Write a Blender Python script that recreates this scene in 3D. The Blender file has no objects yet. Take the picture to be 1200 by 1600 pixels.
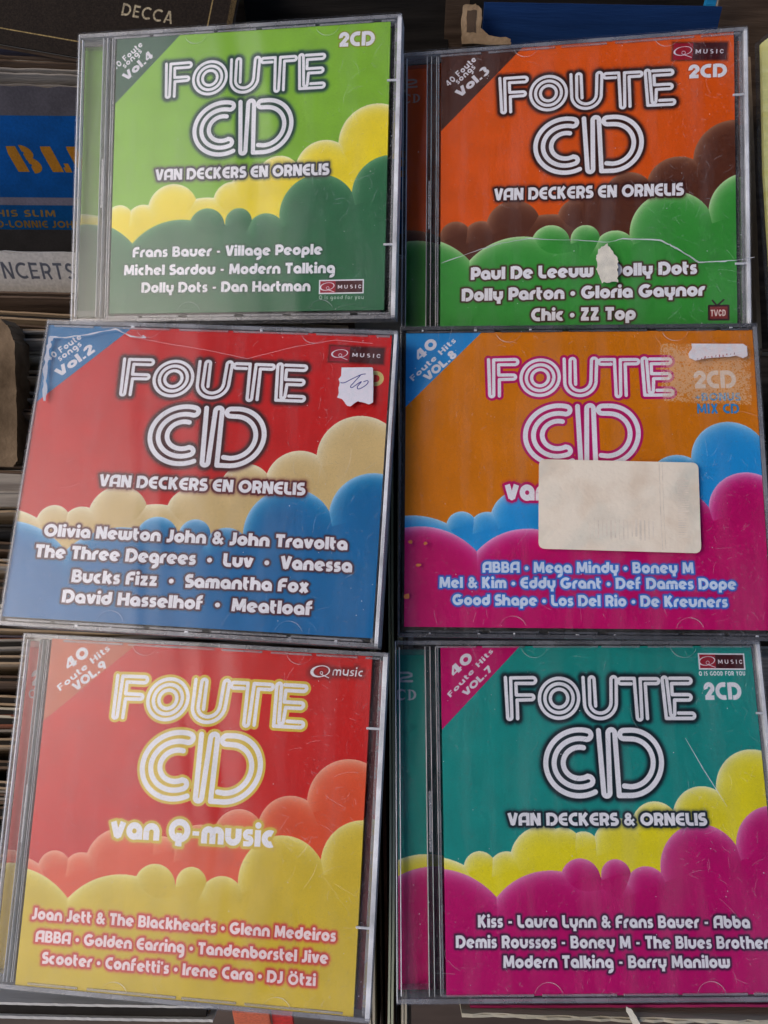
import bpy, bmesh, math, random, json
import numpy as np
from mathutils import Vector, Matrix, noise as mnoise

# ------------------------------------------------------------------ camera, sky, sun, exposure
S = bpy.context.scene
TILT = math.radians(22)                       # the phone is held almost straight down over the crate
cam_d = bpy.data.cameras.new('camera'); cam = bpy.data.objects.new('camera', cam_d)
S.collection.objects.link(cam); S.camera = cam
cam_d.sensor_fit = 'VERTICAL'; cam_d.sensor_height = 32.0; cam_d.lens = 32.0 * 1250 / 1600
cam_d.clip_start = 0.01; cam_d.clip_end = 60
CAM = Matrix.Translation((0, 0, 0.95)) @ Matrix.Rotation(TILT, 4, 'X')
cam.matrix_world = CAM
SUN_AZ, SUN_EL = math.radians(258), math.radians(52)     # azimuth clockwise from +Y (photo top), elevation
world = bpy.data.worlds.new('World'); S.world = world; world.use_nodes = True
wn = world.node_tree; bg = wn.nodes['Background']
sky = wn.nodes.new('ShaderNodeTexSky'); sky.sky_type = 'NISHITA'; sky.sun_disc = False
sky.sun_elevation = SUN_EL; sky.sun_rotation = SUN_AZ; sky.dust_density = 2.5; sky.air_density = 0.7; sky.ozone_density = 1.0
wn.links.new(sky.outputs[0], bg.inputs[0]); bg.inputs[1].default_value = 0.14
sun_d = bpy.data.lights.new('sun', 'SUN'); sun = bpy.data.objects.new('sun', sun_d); S.collection.objects.link(sun)
sun_d.energy = 0.62; sun_d.angle = math.radians(58); sun_d.color = (1.0, 0.90, 0.75)
sd = Vector((math.sin(SUN_AZ) * math.cos(SUN_EL), math.cos(SUN_AZ) * math.cos(SUN_EL), math.sin(SUN_EL)))
sun.rotation_euler = sd.to_track_quat('Z', 'Y').to_euler()
S.view_settings.view_transform = 'Standard'; S.view_settings.look = 'None'
S.view_settings.exposure = 0.52; S.view_settings.gamma = 1.0
S.cycles.use_denoising = True; S.cycles.max_bounces = 12; S.cycles.transparent_max_bounces = 24
S.cycles.caustics_reflective = False; S.cycles.caustics_refractive = False; S.cycles.sample_clamp_indirect = 4.0
MM = 0.001
# ------------------------------------------------------------------ print engine
# glyph units: cap height 1, y up.  L line (flat ends), A arc, D dot; optional last value = stroke weight
W0=0.25
def _seg(px,py,x0,y0,x1,y1):
    dx=x1-x0;dy=y1-y0;L2=dx*dx+dy*dy+1e-12
    t=np.clip(((px-x0)*dx+(py-y0)*dy)/L2,0,1)
    return np.hypot(px-x0-t*dx,py-y0-t*dy)
def _line(px,py,x0,y0,x1,y1,w):
    dx=x1-x0;dy=y1-y0;L=math.hypot(dx,dy)+1e-9;dx/=L;dy/=L
    u=(px-x0)*dx+(py-y0)*dy; v=np.abs(-(px-x0)*dy+(py-y0)*dx)-w/2
    a=np.maximum(-u,u-L)
    return np.where((a>0)&(v>0),np.hypot(a,v),np.maximum(a,v))
def _arc(px,py,cx,cy,r,a0,a1,w,ry=None):
    x=px-cx;y=py-cy
    d=np.abs(np.hypot(x,y)-r)-w/2
    if a1-a0>=359.9: return d
    am=math.radians((a0+a1)/2);ha=math.radians((a1-a0)/2)
    X=x*math.cos(am)+y*math.sin(am);Y=np.abs(-x*math.sin(am)+y*math.cos(am))
    # outside the wedge: distance to the flat end
    ex=r*math.cos(ha);ey=r*math.sin(ha); tx=-math.sin(ha);ty=math.cos(ha)
    u=(X-ex)*tx+(Y-ey)*ty; v=np.abs((X-ex)*math.cos(ha)+(Y-ey)*math.sin(ha))-w/2
    inside=np.abs(np.arctan2(Y,X))<=ha
    out=np.where(v>0,np.hypot(np.maximum(u,0),v),np.maximum(u,0))
    return np.where(inside,d,np.where(u>0,out,np.hypot(u,np.maximum(v,0))+.05))
def _ell(px,py,cx,cy,r,w): return np.abs(np.hypot(px-cx,py-cy)-r)-w/2
G={}
def g(ch,adv,*pr): G[ch]=(adv,pr)
c=.37;r=.25
ring=('A',c,c,r,0,360)
g('a',.74,ring,('L',.62,0,.62,.40));g('b',.74,ring,('L',.12,.34,.12,1.0))
g('c',.60,('A',c,c,r,62,298));g('d',.74,ring,('L',.62,.34,.62,1.0))
g('e',.74,('A',c,c,r,0,318),('L',.28,.30,.70,.44,.10))
g('f',.50,('L',.14,0,.14,.70),('A',.39,.72,.25,80,180),('L',.02,.58,.46,.58,.16))
g('g',.74,ring,('L',.62,-.02,.62,.40),('A',.37,-.03,.25,250,360))
g('h',.74,('L',.12,0,.12,1),('A',c,c,r,0,180),('L',.62,0,.62,c))
g('i',.24,('L',.12,0,.12,.73),('D',.12,.93,.135));g('l',.24,('L',.12,0,.12,1))
g('j',.24,('L',.12,-.2,.12,.73),('D',.12,.93,.135))
g('k',.70,('L',.12,0,.12,1),('L',.16,.34,.60,.74),('L',.30,.46,.62,0))
g('m',1.04,('L',.12,0,.12,.43),('A',.32,.43,.20,0,180),('L',.52,0,.52,.43),('A',.72,.43,.20,0,180),('L',.92,0,.92,.43))
g('n',.74,('L',.12,0,.12,c),('A',c,c,r,0,180),('L',.62,0,.62,c))
g('o',.74,ring);g('p',.74,ring,('L',.12,-.27,.12,.40))
g('q',.74,ring,('L',.62,-.27,.62,.40))
g('r',.44,('L',.12,0,.12,c),('A',c,c,r,72,180))
g('s',.50,('L',.24,.635,.46,.635,.20),('A',.25,.50,.135,90,270,.20),('L',.24,.365,.28,.365,.20),('A',.27,.235,.135,-90,90,.20),('L',.03,.10,.28,.10,.20))
g('t',.46,('L',.14,.28,.14,.98),('L',.02,.62,.44,.62,.18),('A',.34,.30,.20,180,272,.22))
g('u',.74,('L',.12,c,.12,.74),('A',c,c,r,180,360),('L',.62,c,.62,.74))
g('v',.68,('L',.10,.74,.31,.08),('L',.58,.74,.37,.08),('D',.34,.12,.125))
g('w',1.04,('L',.12,.31,.12,.74),('A',.32,.31,.20,180,360),('L',.52,.31,.52,.74),('A',.72,.31,.20,180,360),('L',.92,.31,.92,.74))
g('x',.66,('L',.10,.74,.56,0),('L',.56,.74,.10,0))
g('y',.74,('L',.12,c,.12,.74),('A',c,c,r,180,360),('L',.62,c,.62,.74),('L',.44,.1,.44,-.27))
g('z',.60,('L',.03,.63,.54,.63,.21),('L',.03,.105,.58,.105,.21),('L',.44,.60,.16,.14,.22))
g('A',.84,('L',.12,0,.12,.60),('A',.42,.58,.30,60,180),('L',.72,0,.72,1),('L',.4,.885,.72,.885),('L',.12,.33,.72,.33,.17))
g('B',.74,('L',.12,0,.12,1),('L',.10,.895,.42,.895,.21),('A',.40,.715,.18,-90,90,.21),('L',.22,.50,.44,.50,.19),('A',.43,.305,.20,-90,90,.21),('L',.2,.105,.45,.105,.21))
g('C',.72,('A',.5,.5,.38,66,294),('L',.5,.885,.68,.885),('L',.5,.115,.68,.115))
g('D',.88,('L',.12,0,.12,1),('L',.12,.885,.40,.885),('A',.38,.5,.385,-90,90),('L',.30,.115,.40,.115))
g('E',.72,('A',.5,.5,.38,90,270),('L',.49,.885,.70,.885),('L',.2,.5,.66,.5,.17),('L',.49,.115,.70,.115))
g('F',.64,('A',.42,.58,.30,90,180),('L',.12,0,.12,.60),('L',.40,.88,.64,.88),('L',.1,.45,.56,.45,.19))
g('G',1.0,('A',.5,.5,.38,48,352),('L',.50,.44,.99,.44,.19))
g('H',.82,('L',.12,0,.12,1),('L',.70,0,.70,1),('L',.1,.5,.72,.5,.20))
g('I',.24,('L',.12,0,.12,1));g('J',.50,('L',.36,.30,.36,1),('A',.14,.33,.22,-90,0),('L',.0,.11,.15,.11))
g('K',.76,('L',.12,0,.12,1),('L',.14,.40,.62,1.0),('L',.32,.52,.64,0))
g('L',.60,('L',.12,.34,.12,1),('A',.35,.35,.23,180,270),('L',.34,.115,.60,.115))
g('M',1.0,('L',.11,0,.15,1,.22),('L',.89,0,.85,1,.22),('L',.19,.96,.50,.12,.22),('L',.81,.96,.50,.12,.22))
g('N',.80,('L',.12,0,.12,1),('L',.68,0,.68,1),('L',.15,.98,.65,.02))
g('O',1.0,('A',.5,.5,.38,0,360))
g('P',.70,('L',.12,0,.12,1),('L',.12,.885,.40,.885),('A',.38,.635,.25,-90,90),('L',.22,.385,.40,.385))
g('Q',1.0,('A',.5,.5,.38,0,360),('L',.50,.40,.46,-.18),('L',.42,-.1,.64,-.1,.16))
g('R',.74,('L',.12,0,.12,1),('L',.12,.885,.40,.885),('A',.38,.65,.235,-90,90),('L',.22,.415,.40,.415),('L',.42,.46,.62,0))
g('S',.60,('L',.30,.885,.56,.885),('A',.31,.69,.195,90,270),('L',.30,.495,.35,.495),('A',.34,.305,.195,-90,90),('L',.03,.11,.35,.11))
g('T',.68,('L',.0,.885,.68,.885),('L',.34,0,.34,.9));g('U',.80,('L',.12,.4,.12,1),('A',.40,.40,.28,180,360),('L',.68,.4,.68,1))
g('V',.76,('L',.10,1,.35,.06),('L',.66,1,.41,.06),('D',.38,.12,.125))
g('X',.76,('L',.12,1,.64,0),('L',.64,1,.12,0));g('Y',.74,('L',.10,1,.37,.45),('L',.64,1,.37,.45),('L',.37,0,.37,.5))
g('Z',.68,('L',.03,.885,.62,.885),('L',.03,.115,.66,.115),('L',.52,.85,.16,.15))
g('&',.86,('A',.36,.75,.155,0,360,.19),('A',.33,.29,.195,0,360,.20),('L',.42,.52,.80,.02,.20),('L',.52,.26,.82,.50,.15))
g('2',.66,('A',.33,.66,.225,-35,195),('L',.50,.55,.16,.14),('L',.03,.115,.64,.115))
g('-',.40,('L',.04,.42,.36,.42,.17));g('•',.36,('D',.18,.42,.17));g("'",.2,('L',.10,.74,.10,1,.18))
g('+',.6,('L',.04,.42,.54,.42,.18),('L',.29,.16,.29,.68,.18));g('.',.26,('D',.13,.12,.12));g(' ',.30)
g('Ö',1.0,('A',.5,.42,.36,0,360,.21),('D',.30,.99,.11),('D',.70,.99,.11))
# lean, even-weight grotesque for the small print
H={}
def h(ch,adv,*pr): H[ch]=(adv,pr)
h('4',.74,('L',.50,0,.50,1),('L',.46,.98,.08,.34,.15),('L',.02,.28,.72,.28,.16));h('0',.74,('E',.37,.5,.27,.40));h('7',.68,('L',.02,.90,.66,.90),('L',.56,.86,.26,0))
h('9',.74,('A',.37,.67,.24,0,360),('L',.60,.62,.42,.02));h('8',.72,('A',.36,.74,.17,0,360),('A',.36,.27,.20,0,360))
h('3',.68,('A',.32,.73,.18,-90,150),('A',.32,.28,.20,-150,90));h('2',.68,('A',.33,.70,.21,-30,180),('L',.50,.60,.12,.14),('L',.03,.10,.64,.10))
h('F',.66,('L',.12,0,.12,1),('L',.05,.90,.62,.90),('L',.1,.50,.56,.50,.17));h('H',.80,('L',.12,0,.12,1),('L',.68,0,.68,1),('L',.1,.52,.7,.52,.17))
h('V',.80,('L',.08,1,.36,.04),('L',.72,1,.44,.04),('L',.30,.1,.50,.1,.2));h('O',.90,('E',.45,.5,.35,.40));h('L',.62,('L',.12,0,.12,1),('L',.05,.10,.60,.10))
for ch in 'ouensgitlc': H[ch]=G[ch]
h('e',.74,('A',c,c,r,20,330),('L',.16,.38,.66,.38,.12),('L',.62,.38,.62,.46,.2));h('.',.28,('L',.14,0,.14,.22,.22));h(' ',.34)
h('t',.44,('L',.18,.10,.18,.98),('L',.0,.66,.42,.66,.15),('L',.16,.09,.42,.09,.18));h('i',.26,('L',.12,0,.12,.73),('L',.12,.84,.12,1.04));h('u',.74,*G['u'][1],('L',.62,0,.62,.74))
h('T',.60,('L',0,.9,.6,.9),('L',.3,0,.3,.9));h('C',.70,('E',.36,.5,.25,.39,1));h('D',.74,('L',.12,0,.12,1),('L',.12,.90,.36,.90),('L',.12,.10,.36,.10),('L',.58,.24,.58,.76),('L',.36,.90,.58,.74),('L',.36,.10,.58,.26))
h('M',.90,('L',.11,0,.11,1),('L',.79,0,.79,1),('L',.14,.95,.45,.2),('L',.76,.95,.45,.2));h('U',.76,('L',.12,.36,.12,1),('A',.38,.36,.26,180,360),('L',.64,.36,.64,1))
h('S',.68,('A',.34,.71,.19,40,270),('A',.34,.29,.19,-140,90));h('I',.26,('L',.13,0,.13,1));h('G',.84,('A',.45,.5,.38,50,350),('L',.5,.42,.84,.42,.16));h('R',.74,*G['R'][1]);h('Y',.74,*G['Y'][1])
h('Q',.9,('E',.45,.5,.35,.40),('L',.5,.3,.82,-.04,.15));h('f',.42,*G['f'][1]);h('r',.44,*G['r'][1]);h('y',.68,('L',.08,.74,.34,.06),('L',.60,.74,.26,-.26));h('d',.74,*G['d'][1]);h('A',.80,('L',.08,0,.38,1),('L',.72,0,.42,1),('L',.2,.28,.6,.28,.15))
h('E',.66,('L',.12,0,.12,1),('L',.05,.90,.62,.90),('L',.1,.50,.58,.50,.17),('L',.05,.1,.62,.1));h('N',.80,*G['N'][1]);h('B',.72,*G['B'][1]);h('m',1.04,*G['m'][1])
def glyph_sdf(font,ch,px,py,w):
    adv,pr=font.get(ch,font.get(' '))
    d=np.full(px.shape,9.0)
    for p in pr:
        k=p[0]
        if k=='L': e=_line(px,py,*p[1:5],(p[5] if len(p)>5 else W0)*w)
        elif k=='A': e=_arc(px,py,*p[1:6],(p[6] if len(p)>6 else W0)*w)
        elif k=='E':
            cx,cy,rx,ry=p[1:5]; s=rx/ry
            e=np.abs(np.hypot((px-cx)/ (rx/.35),(py-cy)/(ry/.35))-.35)*(rx+ry)/.7-W0*w/2
            if len(p)>5: e=np.maximum(e,np.minimum((px-cx-.1),.16-np.abs(py-cy)))
        else: e=np.hypot(px-p[1],py-p[2])-p[3]*(.5+.5*w)
        d=np.minimum(d,e)
    return d
class Sheet:
    """a printed sheet, R pixels per mm; (0,0) mm is the top left corner of the print"""
    def __init__(s,w,h,R,x0=0,y0=0,col=(1,1,1)):
        s.R=R;s.x0=x0;s.y0=y0;s.W=int(round(w*R));s.H=int(round(h*R))
        s.img=np.empty((s.H,s.W,3));s.img[:]=col
        s.X,s.Y=np.meshgrid((np.arange(s.W)+.5)/R+x0,(np.arange(s.H)+.5)/R+y0)
    def win(s,x0,y0,x1,y1):
        i0=max(0,int((x0-s.x0)*s.R));i1=min(s.W,int((x1-s.x0)*s.R)+1);j0=max(0,int((y0-s.y0)*s.R));j1=min(s.H,int((y1-s.y0)*s.R)+1)
        return (slice(j0,max(j0,j1)),slice(i0,max(i0,i1)))
    def put(s,w,a,col):
        a=np.clip(a,0,1)[...,None]; s.img[w]=s.img[w]*(1-a)+np.asarray(col)*a
    def fill(s,w,d,col,a=1): s.put(w,np.clip(.5-d*s.R,0,1)*a,col)
def text_sdf(sh,t,font,w,width_gap=.09,pad=3.0,italic=0.0,xs=1.0):
    s_,x0,y0,x1,y1,cap=t[:6]
    n=sum(font.get(ch,font[' '])[0]*xs+width_gap for ch in s_)-width_gap
    L=math.hypot(x1-x0,y1-y0);ux=(x1-x0)/L;uy=(y1-y0)/L; sx=L/n; sy=cap
    W=sh.win(min(x0,x1)-pad-cap,min(y0,y1)-pad-cap*1.2,max(x0,x1)+pad+cap,max(y0,y1)+pad+cap*.4)
    D=np.full(sh.X[W].shape,99.0); pen=0.0
    XX=sh.X[W];YY=sh.Y[W]
    for ch in s_:
        adv=font.get(ch,font[' '])[0]*xs
        if ch!=' ' :
            gx=x0+ux*sx*pen;gy=y0+uy*sx*pen; ww=adv*sx
            ex=gx+ux*ww;ey=gy+uy*ww; nx=uy;ny=-ux   # up direction on the page
            cs=[(gx,gy),(ex,ey),(gx+nx*cap*1.1,gy+ny*cap*1.1),(ex+nx*cap*1.1,ey+ny*cap*1.1),(gx-nx*cap*.35,gy-ny*cap*.35),(ex-nx*cap*.35,ey-ny*cap*.35)]
            bx0=min(q[0] for q in cs)-pad;bx1=max(q[0] for q in cs)+pad;by0=min(q[1] for q in cs)-pad;by1=max(q[1] for q in cs)+pad
            V=sh.win(bx0,by0,bx1,by1)
            j0=V[0].start-W[0].start;i0=V[1].start-W[1].start
            V2=(slice(max(0,j0),max(0,min(D.shape[0],V[0].stop-W[0].start))),slice(max(0,i0),max(0,min(D.shape[1],V[1].stop-W[1].start))))
            X=XX[V2]-gx;Y=YY[V2]-gy
            u=(X*ux+Y*uy)/sx; v=(X*nx+Y*ny)/sy
            u=(u-italic*v)/xs
            D[V2]=np.minimum(D[V2],glyph_sdf(font,ch,u,v,w)*(sx*xs*.5+sy*.5))
        pen+=adv+width_gap
    return W,D
def poly_sdf(X,Y,P):
    d=np.full(X.shape,99.0);ins=np.zeros(X.shape,bool);n=len(P)
    for i in range(n):
        x0,y0=P[i];x1,y1=P[(i+1)%n]
        d=np.minimum(d,_seg(X,Y,x0,y0,x1,y1))
        cnd=((y0>Y)!=(y1>Y))&(X<(x1-x0)*(Y-y0)/((y1-y0) or 1e-9)+x0)
        ins^=cnd
    return np.where(ins,-d,d)
def noise(shape,cell,rng):
    h,w=shape;gh=int(h/cell)+3;gw=int(w/cell)+3;n=rng.random((gh,gw))
    y=np.arange(h)/cell;x=np.arange(w)/cell;yi=y.astype(int);xi=x.astype(int);fy=(y-yi);fx=(x-xi)
    fy=(fy*fy*(3-2*fy))[:,None];fx=(fx*fx*(3-2*fx))[None]
    a=n[yi][:,xi];b=n[yi][:,xi+1];c_=n[yi+1][:,xi];d=n[yi+1][:,xi+1]
    return (a*(1-fx)+b*fx)*(1-fy)+(c_*(1-fx)+d*fx)*fy
def rgb(*v): return tuple(x/255 for x in v)
def cloud(sh,circs,m,col,rim,dark,rimw=2.3,rima=.95):
    """bank of discs; m = (re,im,dx,dy) similarity that lays the bank on this cover"""
    z=complex(m[0],m[1]);o=complex(m[2],m[3]);D=np.full(sh.X.shape,99.0);best=D.copy()
    fx=np.zeros(sh.X.shape);fy=np.zeros(sh.X.shape)
    for cx,cy,cr in circs:
        q=z*complex(cx,cy)+o;rr=cr*abs(z)
        dx=sh.X-q.real;dy=sh.Y-q.imag;l=np.hypot(dx,dy)+1e-6
        d=l-rr
        k=d<D
        fx=np.where(k,dx/l,fx);fy=np.where(k,dy/l,fy);D=np.minimum(D,d)
    cs=sorted(((z*complex(a,b)+o) for a,b,_ in circs),key=lambda q:q.real)
    base=np.interp(sh.X,[q.real for q in cs],[q.imag for q in cs])
    D=np.minimum(D,(base-sh.Y)*.9)
    W=(slice(None),slice(None))
    sh.fill(W,D,col)
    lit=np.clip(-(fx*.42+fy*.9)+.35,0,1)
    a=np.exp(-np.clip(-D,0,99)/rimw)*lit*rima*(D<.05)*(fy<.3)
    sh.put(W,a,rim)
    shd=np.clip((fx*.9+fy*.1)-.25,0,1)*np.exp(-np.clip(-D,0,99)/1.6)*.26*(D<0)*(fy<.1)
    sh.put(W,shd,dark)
    return D
def logo(sh,M,paths,glow,hard=None,white=(.93,.92,.97),glow_a=.97,gw=1.15):
    M=np.array(M)
    D=np.full(sh.X.shape,99.0)
    sc=(abs(M[0][0])+abs(M[1][1]))/2
    for w,pts in paths:
        P=[(p[0]*M[0][0]+p[1]*M[1][0]+M[2][0],p[0]*M[0][1]+p[1]*M[1][1]+M[2][1]) for p in pts]
        xs=[p[0] for p in P];ys=[p[1] for p in P]
        for (x0,y0),(x1,y1) in zip(P[:-1],P[1:]):
            V=sh.win(min(x0,x1)-5,min(y0,y1)-5,max(x0,x1)+5,max(y0,y1)+5)
            D[V]=np.minimum(D[V],_seg(sh.X[V],sh.Y[V],x0,y0,x1,y1)-w*sc/2)
    W=(slice(None),slice(None))
    if hard is not None:
        sh.fill(W,D-1.0,hard)
    else:
        a=np.clip(1.15*np.exp(-np.clip(D-.25,0,99)**2/(gw*gw))*glow_a,0,glow_a)
        sh.put(W,np.where(D<8,a,0),glow)
    sh.fill(W,D,white)
def words(sh,t,font,w,col,glow=None,ga=.85,gw=.6,hard=None,hw=.6,**k):
    W,D=text_sdf(sh,t,font,w,**k)
    if glow is not None: sh.put(W,np.clip(1.2*np.exp(-np.clip(D-.12,0,99)**2/(gw*gw))*ga,0,ga),glow)
    if hard is not None: sh.fill(W,D-hw,hard)
    sh.fill(W,D,col)
    return W,D
def station_mark(sh,q,border,red=(160/255,25/255,45/255),brown=(70/255,20/255,25/255),split=.37,white=(.94,.93,.95),tag=True,soft=False):
    (ax,ay),(bx,by),(cx,cy),(dx,dy)=q
    W=sh.win(min(ax,dx)-2,min(ay,by)-2,max(bx,cx)+2,max(cy,dy)+2)
    X=sh.X[W];Y=sh.Y[W]
    w=math.hypot(bx-ax,by-ay);hh=math.hypot(dx-ax,dy-ay)
    ux,uy=(bx-ax)/w,(by-ay)/w
    u=((X-ax)*ux+(Y-ay)*uy);v=((X-ax)*-uy+(Y-ay)*ux)
    bd=.55 if border else 0
    box=np.maximum(np.abs(u-w/2)-w/2,np.abs(v-hh/2)-hh/2)
    if soft: sh.put(W,np.exp(-np.clip(box,0,9)**2/.5)*.6,(.12,.03,.03))
    if border: sh.fill(W,box,white)
    inner=box+bd
    sh.fill(W,inner,brown)
    sh.fill(W,np.maximum(inner,u-split*w),red)
    # ring-and-tail mark
    s=hh*.5;qx=split*w*.5;qy=hh*.47
    p=(u-qx)/s*.83;qv=(v-qy)/s
    p2=p*math.cos(.25)-qv*math.sin(.25);q2=p*math.sin(.25)+qv*math.cos(.25)
    e=np.abs(np.hypot(p2/1.0,q2/.62)-.82)*.75*s-.13-.10*np.clip(-p2,0,1)
    sh.fill(W,e,white)
    sh.fill(W,np.abs(np.hypot(u-qx-.08*s,v-qy-.22*s)-.2*s)-.10,white)
    sh.fill(W,_seg(u,v,qx+.1*s,qy+.45*s,qx+1.0*s,qy+.78*s)-.13,white)
    if tag:
        x0=split+.05;bl=hh*.64
        t=['MUSIC',ax+ux*w*x0-uy*bl,ay+uy*w*x0+ux*bl,ax+ux*w*.95-uy*bl,ay+uy*w*.95+ux*bl,hh*.26]
        words(sh,t,H,.7,white,width_gap=.5,xs=1.5,pad=.5)
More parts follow.
